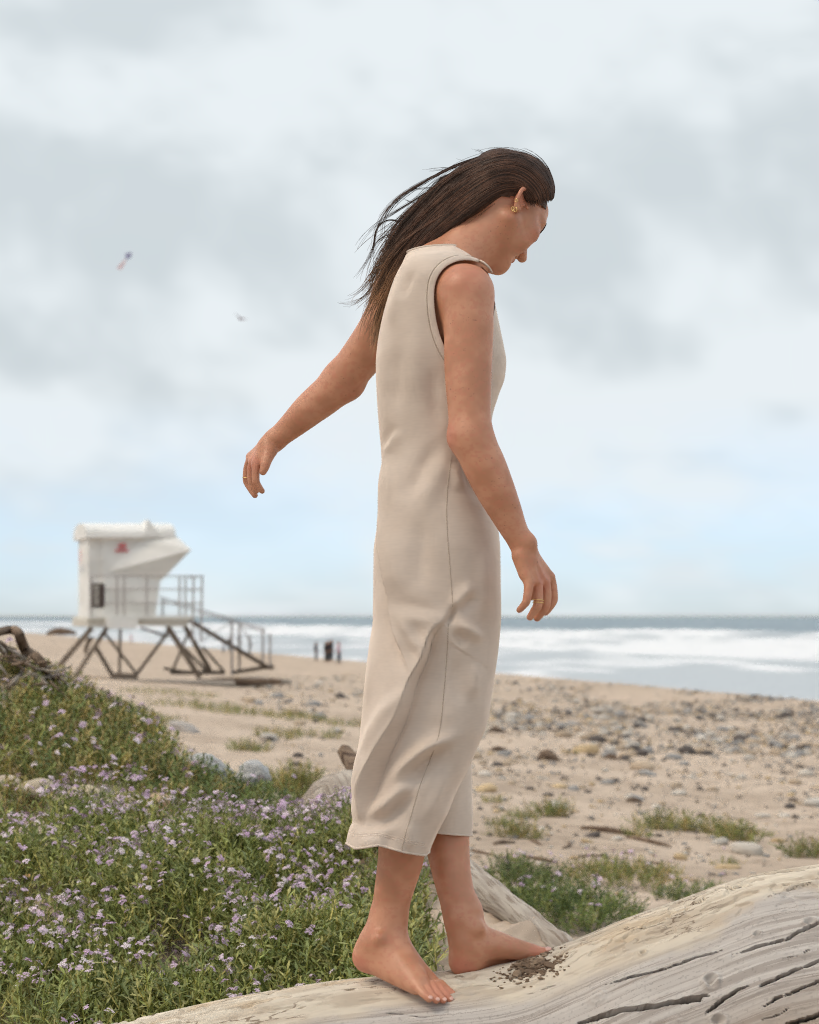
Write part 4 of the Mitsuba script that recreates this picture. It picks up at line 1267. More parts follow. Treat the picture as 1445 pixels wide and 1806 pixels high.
def heads_at(key, pts, rng, s0=.8, s1=1.35, most=0, stalk=.05, lean=.35):
    """Flower heads on stalks: the first `most` are parts of their own, the others one part."""
    n = len(pts)
    mats = rand_mats(rng, n, s0, s1, lean + .2)
    kind = rng.integers(0, len(HEADS), n)
    col = pcol(PETALS, n, rng, .08)
    one = []
    for p, m, k, c in zip(pts, mats, kind, col):
        v, f = HEADS[k]
        z = m[:, 2]
        b = p - z * stalk + rng.normal(0, .006, 3)
        t = tube(np.stack([b, (b + p) / 2 + rng.normal(0, .002, 3), p + z * .004]), [.0013, .0011, .0009], 3, False)
        one.append((np.vstack([p + v @ m.T, t.vertices]), np.vstack([f, t.faces + len(v)]), np.vstack([np.tile(c, (len(v), 1)), np.tile([.20, .23, .075], (len(t.vertices), 1))])))
    for i in range(min(most, n)):
        scene[f'{key}__flower_head' + (f'_{i:03d}' if i else '')] = ply((one[i][0], one[i][1]), 'petal_bsdf', color=one[i][2])
    if n > most:
        at = np.cumsum([0] + [len(o[0]) for o in one[most:]])
        scene[key + '__flower_heads'] = ply((np.vstack([o[0] for o in one[most:]]), np.vstack([o[1] + k for o, k in zip(one[most:], at)])), 'petal_bsdf', color=np.vstack([o[2] for o in one[most:]]))
        labels[key + '__flower_heads'] = {'kind': 'stuff'}


# the mat in front, behind the trunk
N = 26000
x, y = prng.uniform(-1.9, .25, N), prng.uniform(4.70, 8.2, N)
edge = .04 + .12 * (meshkit.fbm(np.stack([y * 3, 0 * y, 0 * y], -1), 2, 5) - .5) - .055 * np.maximum(0, y - 5.3) + .10 * sstep(5.2, 4.8, y)
patchy = meshkit.fbm(np.stack([x * 3.2, y * 2.4, 0 * x], -1), 3, 6)
backy = 7.3 + .6 * (meshkit.fbm(np.stack([x * 2.5, 0 * x, 0 * x], -1), 2, 8) - .5)
keep = (x < edge) & (x > -.178 * y - .12) & (y < backy) & (patchy > .375 + .09 * prng.random(N)) & (y > 4.74)
x, y = x[keep], y[keep]
take = prng.random(len(x)) < np.clip((5.4 / y) ** 1.0, 0, 1)
x, y = x[take][:10500], y[take][:10500]


def canopy(x, y):
    """How far the plants stand above the sand."""
    return -.02 + .21 * meshkit.fbm(np.stack([x * 3.4, y * 3.4, 0 * x], -1), 3, 16) + .05 * (meshkit.noise(np.stack([x * 9, y * 9, 0 * x], -1), 2) - .5)


gz0 = ground_z(x, y)
layer = prng.random(len(x)) ** .6
pts = np.stack([x, y, gz0 + canopy(x, y) * layer - .02], 1)
foliage('sea_rocket_mat', pts, .65, 1.25, LEAF_GREENS, prng)
N = 7000
i = prng.integers(0, len(x), N)
fx, fy = x[i] + prng.normal(0, .02, N), y[i] + prng.normal(0, .02, N)
dens = meshkit.fbm(np.stack([fx * 4 + 50, fy * 3, 0 * fx], -1), 3, 9)
ok = dens > .39 + .16 * prng.random(N)
fx, fy = fx[ok], fy[ok]
fp = np.stack([fx, fy, ground_z(fx, fy) + canopy(fx, fy) + prng.uniform(.085, .125, len(fx))], 1)
fp = fp[prng.random(len(fp)) < .42 + .22 * sstep(6.2, 7.2, fp[:, 1])]
fp = fp[np.argsort(fp[:, 1])]
fp = np.vstack([fp[::3][:290], np.delete(fp, np.s_[:870:3], 0)])
heads_at('sea_rocket_mat', fp, prng, .45, 1.08, 290)
label('sea_rocket_mat', 'dense green mat of sea rocket with pale lilac flower heads behind the trunk', 'plant', kind='stuff')
# a few long seeding stalks and withered leaves among them
N = 150
i = prng.integers(0, len(x), N)
tb = []
for k in i:
    p = np.array([x[k], y[k], gz0[k] + canopy(x[k:k + 1], y[k:k + 1])[0] - .03])
    d = np.array([prng.normal(0, .6), prng.normal(0, .6), 1.0])
    d /= np.linalg.norm(d)
    L = prng.uniform(.06, .15)
    path = spline([p, p + d * L * .5 + [0, 0, .01], p + d * L + prng.normal(0, .015, 3)], 8)
    tb.append(tube(path, np.linspace(.0017, .0010, 8), 5, False))
    for t in range(2, 8):
        s = prng.normal(0, 1, 3)
        s = s / np.linalg.norm(s) * [1, 1, .5] + d * .8
        tb.append(tube([path[t], path[t] + s * .008, path[t] + s * .015], [.0008, .0021, .0006], 4, False))
m = cat(tb)
labels['sea_rocket_mat__seed_stalks'] = labels['sea_rocket_mat__withered_leaves'] = {'kind': 'stuff'}
scene['sea_rocket_mat__seed_stalks'] = ply(m, 'stem_bsdf', color=np.tile([.25, .27, .085], (len(m.vertices), 1)))
V = []
for k in prng.integers(0, len(x), 26):
    v, f = leaf_strip(prng.uniform(.04, .07), .008, .4, 0)
    V.append(trimesh.Trimesh(np.array([x[k], y[k], gz0[k] + canopy(x[k:k + 1], y[k:k + 1])[0] - .01]) + v @ (rotz(prng.uniform(0, 6.28)) @ roty(-.3)).T, f, process=False))
m = cat(V)
scene['sea_rocket_mat__withered_leaves'] = ply(m, 'leaf_bsdf', color=np.tile([.42, .22, .06], (len(m.vertices), 1)))

# the dune behind, overgrown
N = 30000
x, y = prng.uniform(-3.0, -.15, N), prng.uniform(7.2, 11.8, N)
dz = ground_z(x, y)
pr = proj(np.stack([x, y, dz], 1))
lim = np.interp(pr[:, 0], [-200, 0, 60, 105, 130, 200, 260, 300, 330, 400, 480, 560], [1130, 1140, 1160, 1188, 1198, 1234, 1262, 1322, 1372, 1394, 1402, 1420])
low = 1440 + 40 * (meshkit.fbm(np.stack([x * 3, y * 3, 0 * x], -1), 2, 4) - .5)
rough = 46 * (meshkit.fbm(np.stack([x * 4, y * 4, 0 * x], -1), 3, 14) - .5)
ok = (pr[:, 1] > lim + np.interp(pr[:, 0], [0, 250, 450], [8, 16, 42]) + rough) & (pr[:, 1] < low) & (pr[:, 0] < 520) & (pr[:, 0] > -60) & (meshkit.fbm(np.stack([x * 2.2, y * 2.2, 0 * x], -1), 3, 15) > .38)
x, y, dz = x[ok][:4000], y[ok][:4000], dz[ok][:4000]
pts = np.stack([x, y, dz + .05 * prng.random(len(x)) ** .7 - .03], 1)
foliage('dune_scrub', pts, .7, 1.25, np.vstack([DRY_GREENS, DRY_GREENS[1:4:2], TUFT_GREENS[:2]]), prng)
i = prng.integers(0, len(x), 190)
heads_at('dune_scrub', np.stack([x[i], y[i], dz[i] + prng.uniform(.09, .15, 190)], 1), prng, .9, 1.5, 60, .07)
label('dune_scrub', 'overgrown dune bank covered in green and yellowish sea rocket', 'plant', kind='stuff')

# single plants standing on the sand (px, py of the base, depth, radius m, height m, shoots, flowers, text)
TUFTS = [(1000, 1634, 6.9, .29, .22, 420, 34, 'broad dark green clump with lilac flowers just behind the trunk'),
         (925, 1575, 7.3, .20, .20, 170, 20, 'leafy flowering plant beside the half buried log'),
         (1095, 1562, 8.9, .26, .18, 170, 22, 'sparse flowering plant behind the broad dark green clump'),
         (530, 1404, 8.3, .21, .34, 260, 3, 'bright green feathery plant left of the weathered log end'),
         (390, 1420, 8.8, .36, .16, 240, 8, 'green mat in front of the grey boulders'),
         (1215, 1588, 8.2, .15, .09, 60, 3, 'low green tuft nearest to the trunk on the right'),
         (913, 1477, 10.2, .14, .08, 60, 0, 'rounded low green tuft beside the hem of the dress'),
         (880, 1455, 11.0, .10, .06, 40, 0, 'small tuft touching the row of tufts nearest the dress'),
         (922, 1442, 11.5, .12, .07, 44, 0, 'middle tuft of the row right of the dress'),
         (970, 1440, 11.6, .12, .10, 54, 0, 'upright tuft at the right end of the row by the dress'),
         (896, 1515, 9.4, .10, .05, 34, 0, 'pale yellowish low tuft below the rounded one'),
         (1180, 1462, 10.9, .20, .09, 90, 0, 'widest dark tuft on the open sand at right'),
         (1128, 1475, 10.5, .09, .07, 32, 0, 'small tuft left of the widest dark tuft'),
         (1268, 1470, 10.7, .11, .09, 44, 0, 'upright dark tuft right of the widest one'),
         (1300, 1482, 10.4, .15, .08, 60, 0, 'spreading tuft beside the large pale stone'),
         (1340, 1474, 10.6, .08, .06, 28, 0, 'small tuft at the right end of its row'),
         (1282, 1526, 9.4, .10, .05, 34, 1, 'low tuft in front of the large pale stone'),
         (1425, 1512, 9.7, .13, .09, 46, 2, 'tuft near the right edge above the trunk'),
         (1262, 1562, 8.7, .08, .04, 22, 0, 'tiny tuft between the trunk and the tan slab stone'),
         (1190, 1540, 9.1, .07, .05, 20, 0, 'thin upright sprig on the sand'),
         (490, 1302, 16.5, .26, .11, 70, 0, 'round tuft in the middle of the sand left of the dress'),
         (440, 1325, 14.5, .22, .08, 50, 0, 'flat tuft above the grey boulders'),
         (520, 1268, 21.0, .5, .12, 90, 0, 'yellowish patch far up the sand left of the dress'),
         (360, 1252, 23.0, .9, .16, 150, 0, 'long green patch below the lifeguard tower'),
         (300, 1228, 28.0, 1.0, .16, 120, 0, 'dry yellow green patch nearest the lifeguard tower'),
         (440, 1262, 22.0, .8, .10, 90, 0, 'thin yellowish patch right of the long green one'),
         (560, 1300, 17.0, .3, .09, 46, 0, 'small patch left of the dress edge'),
         (610, 1282, 19.5, .35, .12, 56, 0, 'brownish patch touching the dress edge'),
         (280, 1275, 17.5, .35, .10, 54, 0, 'tuft at the foot of the overgrown dune'),
         (1012, 1330, 15.4, .06, .05, 14, 0, 'lone sprig beside the tan stone'),
         (870, 1415, 12.0, .10, .06, 26, 0, 'brown green tuft behind the dress hem')]
for px_, py_, yy_, rad, hgt, ns, nf_, txt in TUFTS:
    c, ns = P(px_, py_, yy_), int(ns * 1.35)
    for _ in range(12):
        z = ground_z(c[0], c[1])
        yn = c[1] * (CAM[2] - z) / max(.2, CAM[2] - c[2])       # slide along the ground until it stands on the sand
        c = P(px_, py_, c[1] + .6 * (yn - c[1]))
    key = numbered('sea_rocket')
    r = rad * np.sqrt(prng.random(ns)) * (.75 + .5 * meshkit.noise(np.stack([prng.random(ns) * 3, 0 * np.ones(ns), 0 * np.ones(ns)], -1), 2))
    a = prng.uniform(0, 6.283, ns)
    tx, ty = c[0] + r * np.cos(a), c[1] + r * np.sin(a) * 1.0
    dome = np.sqrt(np.clip(1 - (r / (rad * 1.15)) ** 2, 0, 1))
    pts = np.stack([tx, ty, ground_z(tx, ty) - .015 + np.maximum(0, .85 * hgt - .06) * dome * prng.random(ns) ** .5], 1)
    far = c[1] > 13
    greens = DRY_GREENS if (far or 'yellow' in txt or 'brown' in txt or 'sparse' in txt) else LEAF_GREENS if 'bright' in txt else TUFT_GREENS
    s = 1.0 if hgt > .1 or rad > .12 else max(.45, hgt / .10)
    foliage(key, pts, s * .55, s * 1.1 * (1.4 if far else 1), greens, prng, .5, tilt=(.5 * np.cos(a) * r / rad, .5 * np.sin(a) * r / rad))
    if nf_:
        i = prng.integers(0, ns, nf_)
        heads_at(key, pts[i] + np.stack([prng.normal(0, .02, nf_), prng.normal(0, .02, nf_), prng.uniform(.07, .13, nf_)], 1), prng, .8, 1.35, nf_, .05)
    label(key, txt, 'plant', 'plants on the sand')
# ------------------------------------------------------------------ stones, driftwood, mud
srng = np.random.default_rng(404)


def on_ground(px, py, y0=12.0):
    """Where a photo pixel's line of sight first meets the sand."""
    ys = np.concatenate([np.linspace(4.8, 30, 1400), np.linspace(30, 260, 2200)])
    p = P(px, py, ys)
    below = p[:, 2] < ground_z(p[:, 0], p[:, 1])
    i = int(np.argmax(below)) if below.any() else len(ys) - 1
    return p[i]


def stone_mesh(rng, r, level=2, flat=.6, rough=.28):
    m = trimesh.creation.icosphere(level)
    v = np.array(m.vertices)
    o = rng.uniform(0, 99, 3)
    n = meshkit.fbm(v * 1.3 + o, 3, 7) - .5
    v = v * (1 + rough * 2 * n[:, None])
    v = v * np.array([rng.uniform(.85, 1.3), rng.uniform(.7, 1.05), flat]) @ rotz(rng.uniform(0, 6.28)).T @ roty(rng.normal(0, .18)).T
    return v * r, np.array(m.faces)


scene['stone_bsdf'] = two(bump({'type': 'principled', 'base_color': VCOL, 'roughness': 0.8, 'specular': 0.3}, lambda p, n, uv: 0.004 * fbm(p.x * 40, p.y * 40, p.z * 40, 4), 1.0))
GREY, PALE, TAN, DARK, YEL = (.29, .28, .275), (.48, .44, .395), (.40, .315, .235), (.10, .085, .08), (.46, .345, .21)


def vary(v, col, rng, scale=9.0):
    o = rng.uniform(0, 99, 3)
    t = meshkit.fbm(v * scale / max(1e-3, np.ptp(v)) + o, 3, 3)[:, None]
    return np.clip(np.asarray(col) * (.72 + .56 * t) * (1 + rng.normal(0, .05)), .01, .9)


def stone(px, py, rpx, col, text, cat_='stone', flat=.6, name='beach_stone', group=None, depth=None, level=2, sink=.25, rough=.28):
    c = on_ground(px, py) if depth is None else P(px, py, depth)
    r = rpx * c[1] / F
    v, f = stone_mesh(srng, r, level, flat, rough)
    v = v + c + [0, 0, r * flat * (1 - sink * 2) * .6]
    key = numbered(name)
    scene[key] = ply(trimesh.Trimesh(v, f, process=False), 'stone_bsdf', smooth=True, color=vary(v, col, srng))
    label(key, text, cat_, group)


def cx(X, Y):
    return 820 + X / 2.312, 1080 + Y / 2.312


for X, Y, r, col, fl, txt in ((1150, 985, 30, PALE, .55, 'large pale rounded stone on the open sand right of centre'), (880, 1008, 14, YEL, .6, 'yellowish tan stone with a dark shaded underside'), (490, 575, 20, YEL, .6, 'tan boulder beside the root clump behind the hem'),
                              (725, 640, 22, TAN, .5, 'brown topped stone in the middle of the sand'), (745, 665, 18, GREY, .4, 'flat grey stone leaning under the brown topped one'), (380, 800, 20, PALE, .5, 'pale white stone above the row of tufts'),
                              (80, 732, 20, YEL, .5, 'orange tan stone right beside the hem of the dress'), (1325, 797, 10, DARK, .6, 'small black stone at the right of the sand'), (1432, 790, 22, PALE, .5, 'pale stone cut by the right edge of the photo'),
                              (1278, 938, 13, YEL, .5, 'yellow stone right of the large pale one'), (602, 694, 11, DARK, .4, 'flat dark stone lying alone in mid sand'), (1015, 728, 11, TAN, .5, 'brown rounded stone on the bare right sand'),
                              (1328, 750, 9, YEL, .5, 'small orange stone above the black one'), (705, 765, 15, GREY, .4, 'flat bluish grey stone in mid sand'), (780, 800, 13, PALE, .4, 'low whitish slab below the bluish grey stone'),
                              (870, 745, 16, PALE, .4, 'pale slab right of the bluish grey stone'), (1300, 835, 14, PALE, .35, 'flat pale stone below the small black one'), (1070, 1045, 24, YEL, .25, 'long tan slab nearest to the trunk'),
                              (520, 915, 16, DARK, .4, 'dark flat stone amid the twigs'), (618, 930, 11, PALE, .5, 'pale stone at the end of the dark twig'), (500, 940, 13, YEL, .4, 'tan stone under the dark flat one'), (760, 985, 7, PALE, .6, 'small white pebble near the twigs'),
                              (1040, 945, 17, PALE, .45, 'pale stone left of the large pale one'), (905, 968, 7, DARK, .5, 'small dark stone above the yellowish one'), (1215, 835, 11, PALE, .45, 'whitish stone left of the flat pale one'), (385, 715, 17, YEL, .35, 'flat yellow slab above the pale white stone'),
                              (330, 752, 9, DARK, .5, 'small dark stone left of the pale white one'), (160, 768, 7, DARK, .5, 'small dark stone near the dress hem'), (920, 890, 13, YEL, .35, 'low yellow slab between two dark tufts'), (1130, 850, 9, TAN, .45, 'small brown stone above the dark tufts')):
    stone(*cx(X, Y), r, col, txt, flat=fl)
# weathered boulders by the overgrown dune, sandstone blocks among the flowers
stone(362, 1372, 46, (.40, .40, .40), 'long smooth pale grey boulder at the foot of the dune', 'boulder', .62, 'boulder', depth=8.75, level=4, sink=.22, rough=.34)
stone(446, 1382, 34, (.37, .37, .375), 'rounded pale grey boulder right of the long one', 'boulder', .85, 'boulder', depth=8.7, level=4, sink=.22, rough=.34)
for px_, py_, r, col, fl, d, txt in ((62, 1402, 44, (.44, .37, .28), .42, 7.9, 'broad tan sandstone block behind the left flowers'), (150, 1410, 34, (.48, .40, .29), .5, 7.8, 'rounded cream sandstone right of the broad block'), (278, 1420, 30, (.46, .33, .22), .5, 7.7, 'orange tan stone half hidden by lilac flowers'),
                                 (205, 1430, 40, (.50, .43, .33), .3, 7.7, 'flat pale slab between the cream and orange stones'), (12, 1388, 24, (.43, .36, .29), .6, 8.0, 'brown sandstone at the left edge of the photo')):
    stone(px_, py_, r, col, txt, 'boulder', fl, 'boulder', depth=d, level=3, sink=.1, rough=.2)
stone(325, 1290, 26, (.36, .33, .31), 'low grey brown rock in the sand above the grey boulders', 'stone', .5, level=3)
stone(250, 1318, 18, (.40, .35, .29), 'small brown rock beside the overgrown dune', 'stone', .5, level=3)

# cobbles: the larger ones singly, the rest as shingle
n_big, pts = 0, []
for _ in range(15000):
    px_ = srng.uniform(430, 1470)
    py_ = srng.uniform(1190, 1420)
    dens = np.interp(py_, [1195, 1215, 1250, 1300, 1322, 1345, 1420], [.15, .75, .9, .85, .30, .05, .03]) * np.interp(px_, [430, 620, 900, 1050, 1445], [.12, .2, .5, .9, 1])
    if px_ < 660:
        dens = np.interp(py_, [1170, 1200, 1230, 1260, 1300, 1400], [.1, .3, .22, .06, .03, 0])
    k = meshkit.fbm(np.array([[px_ / 90, py_ / 16, 0]]), 3, 3)[0]
    if srng.random() < dens * sstep(.36, .56, k) * 1.4:
        pts.append((px_, py_))
pts = np.array(pts)[:3100]
world, wsz = [], []
for i, (a, b) in enumerate(pts):
    if i % 8 == 0 or True:
        c = on_ground(a, b)
    world.append(c)
    wsz.append(srng.gamma(3.0, .016) * (1.0 if c[1] > 25 else .45 * c[1] / 25 + .2))
world, wsz = np.array(world), np.clip(np.array(wsz), .018, .15)
order = np.argsort(-wsz / world[:, 1])
PAL = np.array([GREY, PALE, TAN, DARK, (.40, .37, .33), (.42, .33, .24), (.26, .24, .23), YEL, DARK, (.16, .13, .11)])
PROT = [stone_mesh(srng, 1.0, 1, .6, .3) for _ in range(8)]
NAMES = {0: ('bluish grey cobble', GREY), 1: ('pale cobble', PALE), 2: ('tan cobble', TAN), 3: ('dark cobble', DARK)}
for i in order[:230]:
    kind = int(srng.choice(4, p=[.26, .28, .26, .20]))
    v, f = PROT[srng.integers(0, 8)]
    v = v @ rotz(srng.uniform(0, 6.28)).T * wsz[i] + world[i] + [0, 0, wsz[i] * .22]
    key = numbered('cobble')
    scene[key] = ply(trimesh.Trimesh(v, f, process=False), 'stone_bsdf', smooth=True, color=vary(v, NAMES[kind][1], srng, 5))
    label(key, NAMES[kind][0] + ' on the stony stretch of sand below the surf', 'stone', NAMES[kind][0] + 's of the stony stretch')
rest = order[230:]
more = np.repeat(world[rest], 2, 0) + srng.normal(0, 1, (2 * len(rest), 3)) * [.5, 1.4, 0]
more[:, 2] = ground_z(more[:, 0], more[:, 1])
allp = np.vstack([world[rest], more])
sz = np.concatenate([wsz[rest], np.repeat(wsz[rest], 2) * srng.uniform(.35, .9, len(more))])
near = srng.uniform(0, 1, (2600, 2)) * [1.0, 1.0]
ny = 7.2 + 24 * near[:, 1] ** 1.5
nx = (near[:, 0] * .20 - .02) * ny + .05
far_ok = ny > np.where(nx < .0, 9, 6.6)
nx, ny = nx[far_ok], ny[far_ok]
allp = np.vstack([allp, np.stack([nx, ny, ground_z(nx, ny)], 1)])
sz = np.r_[sz, srng.gamma(2.0, .0055, len(nx)).clip(.004, .035) * (ny / 12) ** .5]
mats = np.array([rotz(a) for a in srng.uniform(0, 6.28, len(sz))]) * sz[:, None, None]
TINY = [stone_mesh(srng, 1.0, 0, .6, .35) for _ in range(8)]
m, c = scatter(TINY, (allp + np.stack([0 * sz, 0 * sz, sz * .2], 1), srng.integers(0, 8, len(sz))), mats, np.clip(PAL[srng.integers(0, len(PAL), len(sz))] * (1 + srng.normal(0, .12, (len(sz), 1))), .02, .8))
scene['shingle'] = ply(m, 'stone_bsdf', smooth=True, color=c)
label('shingle', 'small mixed pebbles and shingle strewn over the sand', 'pebbles', kind='stuff')


def wood_mesh(path, r, sides=14, bumpy=.12, seed=0, n=40):
    p = spline(path, n)
    rr = np.interp(np.linspace(0, 1, n), np.linspace(0, 1, len(r)), r)
    m = tube(p, rr, sides)
    v = np.array(m.vertices)
    c = np.vstack([np.repeat(p, sides, 0), p[0], p[-1]])
    d = v - c
    L = np.linalg.norm(d, axis=1, keepdims=True) + 1e-9
    size = float(np.mean(rr))
    run = np.r_[0, np.cumsum(np.linalg.norm(np.diff(p, axis=0), axis=1))]
    ang = np.tile(np.arange(sides) / sides * 2 * np.pi, n)
    u = np.r_[np.repeat(run, sides), 0, run[-1]]
    k = meshkit.fbm(v / size * .8 + seed, 3, 3) - .5
    ring = np.stack([np.r_[np.cos(ang), 0, 0], np.r_[np.sin(ang), 0, 0]], 1)
    k2 = meshkit.fbm(np.stack([u / size * .35 + seed, ring[:, 0] * 3.2, ring[:, 1] * 3.2], -1), 3, 9) - .5
    v = v + d / L * size * (bumpy * 2 * k + bumpy * 1.6 * k2)[:, None]
    return trimesh.Trimesh(v, m.faces, process=False), np.stack([u, np.r_[np.abs(ang - np.pi) * np.repeat(rr, sides), 0, 0]], 1)


def drift(key, mesh_uv, bs):
    scene[key] = ply(mesh_uv[0], bs, smooth=True, uv=mesh_uv[1])


def drift_color(a, b, c):
    return lambda p, n, uv: mix(mix(a, b, smoothstep(.35, .65, fbm(uv.x * 7, uv.y * 70, 0.0, 4))), c, smoothstep(.50, .74, fbm(uv.x * 12 + 7, uv.y * 160, 0.0, 4)) * .75)


grain_h = lambda p, n, uv: 0.006 * fbm(uv.x * 14, uv.y * 150, 0.0, 4)
scene['drift_grey_bsdf'] = two(bump(principled(proc(drift_color((.31, .265, .23), (.40, .355, .31), (.19, .145, .115))), .85, .2), grain_h))
scene['drift_brown_bsdf'] = two(bump(principled(proc(drift_color((.16, .11, .08), (.24, .175, .13), (.07, .045, .035))), .85, .2), grain_h))
path = [P(560, 1446, 7.75), P(605, 1418, 7.5), P(680, 1452, 7.05), P(770, 1508, 6.6), P(850, 1568, 6.2), P(940, 1634, 5.8), P(1015, 1690, 5.5)]
drift(numbered('driftwood_log'), wood_mesh(path, [.085, .112, .072, .054, .044, .036, .026], 26, .10, 3, 120), 'drift_grey_bsdf')
label('driftwood_log_001', 'half buried grey driftwood log lying behind the legs', 'driftwood log')
path = [P(604, 1322, 8.3), P(622, 1342, 8.25), P(650, 1380, 8.1), P(690, 1430, 7.9)]
drift(numbered('driftwood_branch'), wood_mesh(path, [.022, .050, .062, .05], 12, .16, 8, 40), 'drift_brown_bsdf')
label('driftwood_branch', 'dark broken wood stub rising left of the dress', 'driftwood')
for pts_, r, bs, txt in (([(-40, 1140), (-5, 1116), (22, 1111), (35, 1122), (44, 1146), (66, 1160), (84, 1186), (104, 1196)], [.012, .018, .021, .022, .018, .008], 'drift_brown_bsdf', 'thick brown root arching over the top of the dune'),
                         ([(-30, 1128), (2, 1138), (19, 1154), (30, 1172)], [.012, .016, .013, .006], 'drift_brown_bsdf', 'short brown root under the arching one'),
                         ([(8, 1222), (30, 1198), (52, 1190), (76, 1204), (98, 1236)], [.012, .016, .016, .013, .006], 'drift_grey_bsdf', 'thin grey bent twig on the dune plants'),
                         ([(0, 1246), (24, 1236), (50, 1240), (62, 1218)], [.010, .014, .012, .006], 'drift_grey_bsdf', 'pale twig below the grey bent one'),
                         ([(40, 1180), (56, 1200), (60, 1226)], [.010, .012, .006], 'drift_grey_bsdf', 'short pale twig crossing the bent one')):
    key = numbered('driftwood_branch')
    drift(key, wood_mesh([P(a, b, 9.75 - .25 * (i % 2)) for i, (a, b) in enumerate(pts_)], r, 9, .16, 5, 36), bs)
    label(key, txt, 'driftwood')
for (X1, Y1, X2, Y2), r, txt in (((245, 1000, 380, 1025), .011, 'dark straight twig right of the yellowish tuft'), ((455, 1002, 562, 996), .010, 'thin twig lying level on the sand'), ((476, 885, 690, 912), .022, 'long dark branch among the flat stones'), ((660, 922, 842, 962), .016, 'dark twig sloping down from the long branch'),
                                 ((28, 972, 112, 992), .010, 'twig beside the far shin'), ((118, 950, 205, 944), .014, 'brown stick left of the rounded tuft'), ((268, 930, 312, 952), .010, 'short stick by the rounded tuft'), ((742, 1020, 812, 1038), .008, 'thin stick above the trunk'),
                                 ((660, 775, 722, 782), .022, 'dark short stick near the bluish grey stone'), ((400, 965, 420, 940), .010, 'stub of twig standing in the sand'), ((640, 990, 694, 985), .007, 'small twig right of the level one')):
    a, b = on_ground(*cx(X1, Y1)), on_ground(*cx(X2, Y2))
    mid_ = (a + b) / 2 + srng.normal(0, 1, 3) * [.02, .05, 0] + [0, 0, r]
    key = numbered('driftwood_stick')
    drift(key, wood_mesh([a + [0, 0, r * .6], mid_, b + [0, 0, r * .6]], [r * .5, r, r * .4], 7, .2, 3, 16), 'drift_brown_bsdf')
    label(key, txt, 'driftwood')
for (X, Y, w, h_), bs, txt in (((140, 482, 46, 16), 'drift_brown_bsdf', 'dark driftwood chunk right of the thigh of the dress'), ((350, 590, 48, 30), 'drift_brown_bsdf', 'clump of dark roots on the sand'), ((606, 592, 36, 16), 'drift_brown_bsdf', 'dark brown wood lump beyond the tan boulder'), ((150, 560, 50, 14), 'drift_brown_bsdf', 'low dark wrack line beside the dress')):
    a = on_ground(*cx(X - w, Y + h_ * .4))
    b = on_ground(*cx(X + w, Y + h_ * .6))
    r = h_ / 2.312 * a[1] / F * .8
    key = numbered('driftwood_chunk')
    mids = [a, a * .65 + b * .35 + [0, 0, r * 1.0], a * .35 + b * .65 + [0, 0, r * .3], b]
    drift(key, wood_mesh(mids, [r * .35, r * .9, r * .75, r * .3], 10, .3, X, 30), bs)
    label(key, txt, 'driftwood')

# a tangle of dry brush on top of the dune
for i in range(34):
    a0 = np.array([srng.uniform(-30, 95), 0]);
    a0[1] = np.interp(a0[0], [-30, 0, 40, 100], [1138, 1140, 1150, 1196]) + srng.uniform(-6, 30)
    ang, L = srng.uniform(-.5, 1.1) + (math.pi if srng.random() < .4 else 0), srng.uniform(18, 55)
    e0_ = a0 + [L * math.cos(ang), L * .8 * math.sin(ang)]
    md = (a0 + e0_) / 2 + srng.normal(0, 5, 2)
    dd0 = 9.55 + srng.uniform(-.3, .25)
    m, uv_ = wood_mesh([P(*a0, dd0), P(*md, dd0 - .03), P(*e0_, dd0 - .02)], [.005, .006, .003], 6, .2, i, 12)
    drift('dry_brush__twig' + (f'_{i:03d}' if i else ''), (m, uv_), 'drift_grey_bsdf' if i % 3 else 'drift_brown_bsdf')
label('dry_brush', 'tangle of dry grey twigs on top of the dune at the left edge', 'dry brush')

# the crust of dried mud on the trunk by the toes
scene['mud_bsdf'] = two(bump(principled(proc(lambda p, n, uv: mix((.15, .105, .075), (.27, .20, .145), smoothstep(.35, .7, fbm(p.x * 60, p.y * 60, p.z * 60, 3)))), .95, .1), lambda p, n, uv: .003 * fbm(p.x * 160, p.y * 160, p.z * 160, 3)))
_lt = cKDTree(lvf[:, :3])
i = 0
for _ in range(900):
    u, w = srng.normal(0, 1), srng.normal(0, 1)
    px_, py_ = 938 + 31 * u, 1707 + 12 * w - .22 * 30 * u
    if not (866 < px_ < 1004):
        continue
    r = srng.gamma(2.2, .0019) * np.exp(-.22 * (u * u + w * w)) + .0013
    c = lvf[_lt.query(log_at(px_, py_))[1]]
    if body.value(c[None])[0] < r + .001:
        continue
    v, f = stone_mesh(srng, min(r, .011), 1, srng.uniform(.35, .6), .75)
    scene['mud_crust__clod' + (f'_{i:03d}' if i else '')] = ply(trimesh.Trimesh(v + c + [0, 0, r * .12], f, process=False), 'mud_bsdf', smooth=25)
    i += 1
    if i >= 290:
        break
label('mud_crust', 'crumbled dark mud on the trunk under the far toes', 'mud')
# ------------------------------------------------------------------ lifeguard tower
TD, PSI = 59.0, math.radians(15)
tO = P(222, 1196, TD)
tO[2] = ground_z(tO[0], tO[1])
tA, tB = np.array([math.cos(PSI), math.sin(PSI), 0]), np.array([-math.sin(PSI), math.cos(PSI), 0])
TW = 2.3


def tw(X, Y, b=0.0):
    """Point of the tower seen at (X, Y) of an enlarged survey crop, in the plane b metres behind its near wall."""
    d = P(80 + X / 3.4405, 900 + Y / 3.4405, 1.0) - CAM
    t = ((tO + b * tB - CAM) @ tB) / (d @ tB)
    return CAM + t * d


def hull(pts):
    return trimesh.convex.convex_hull(np.array(pts))


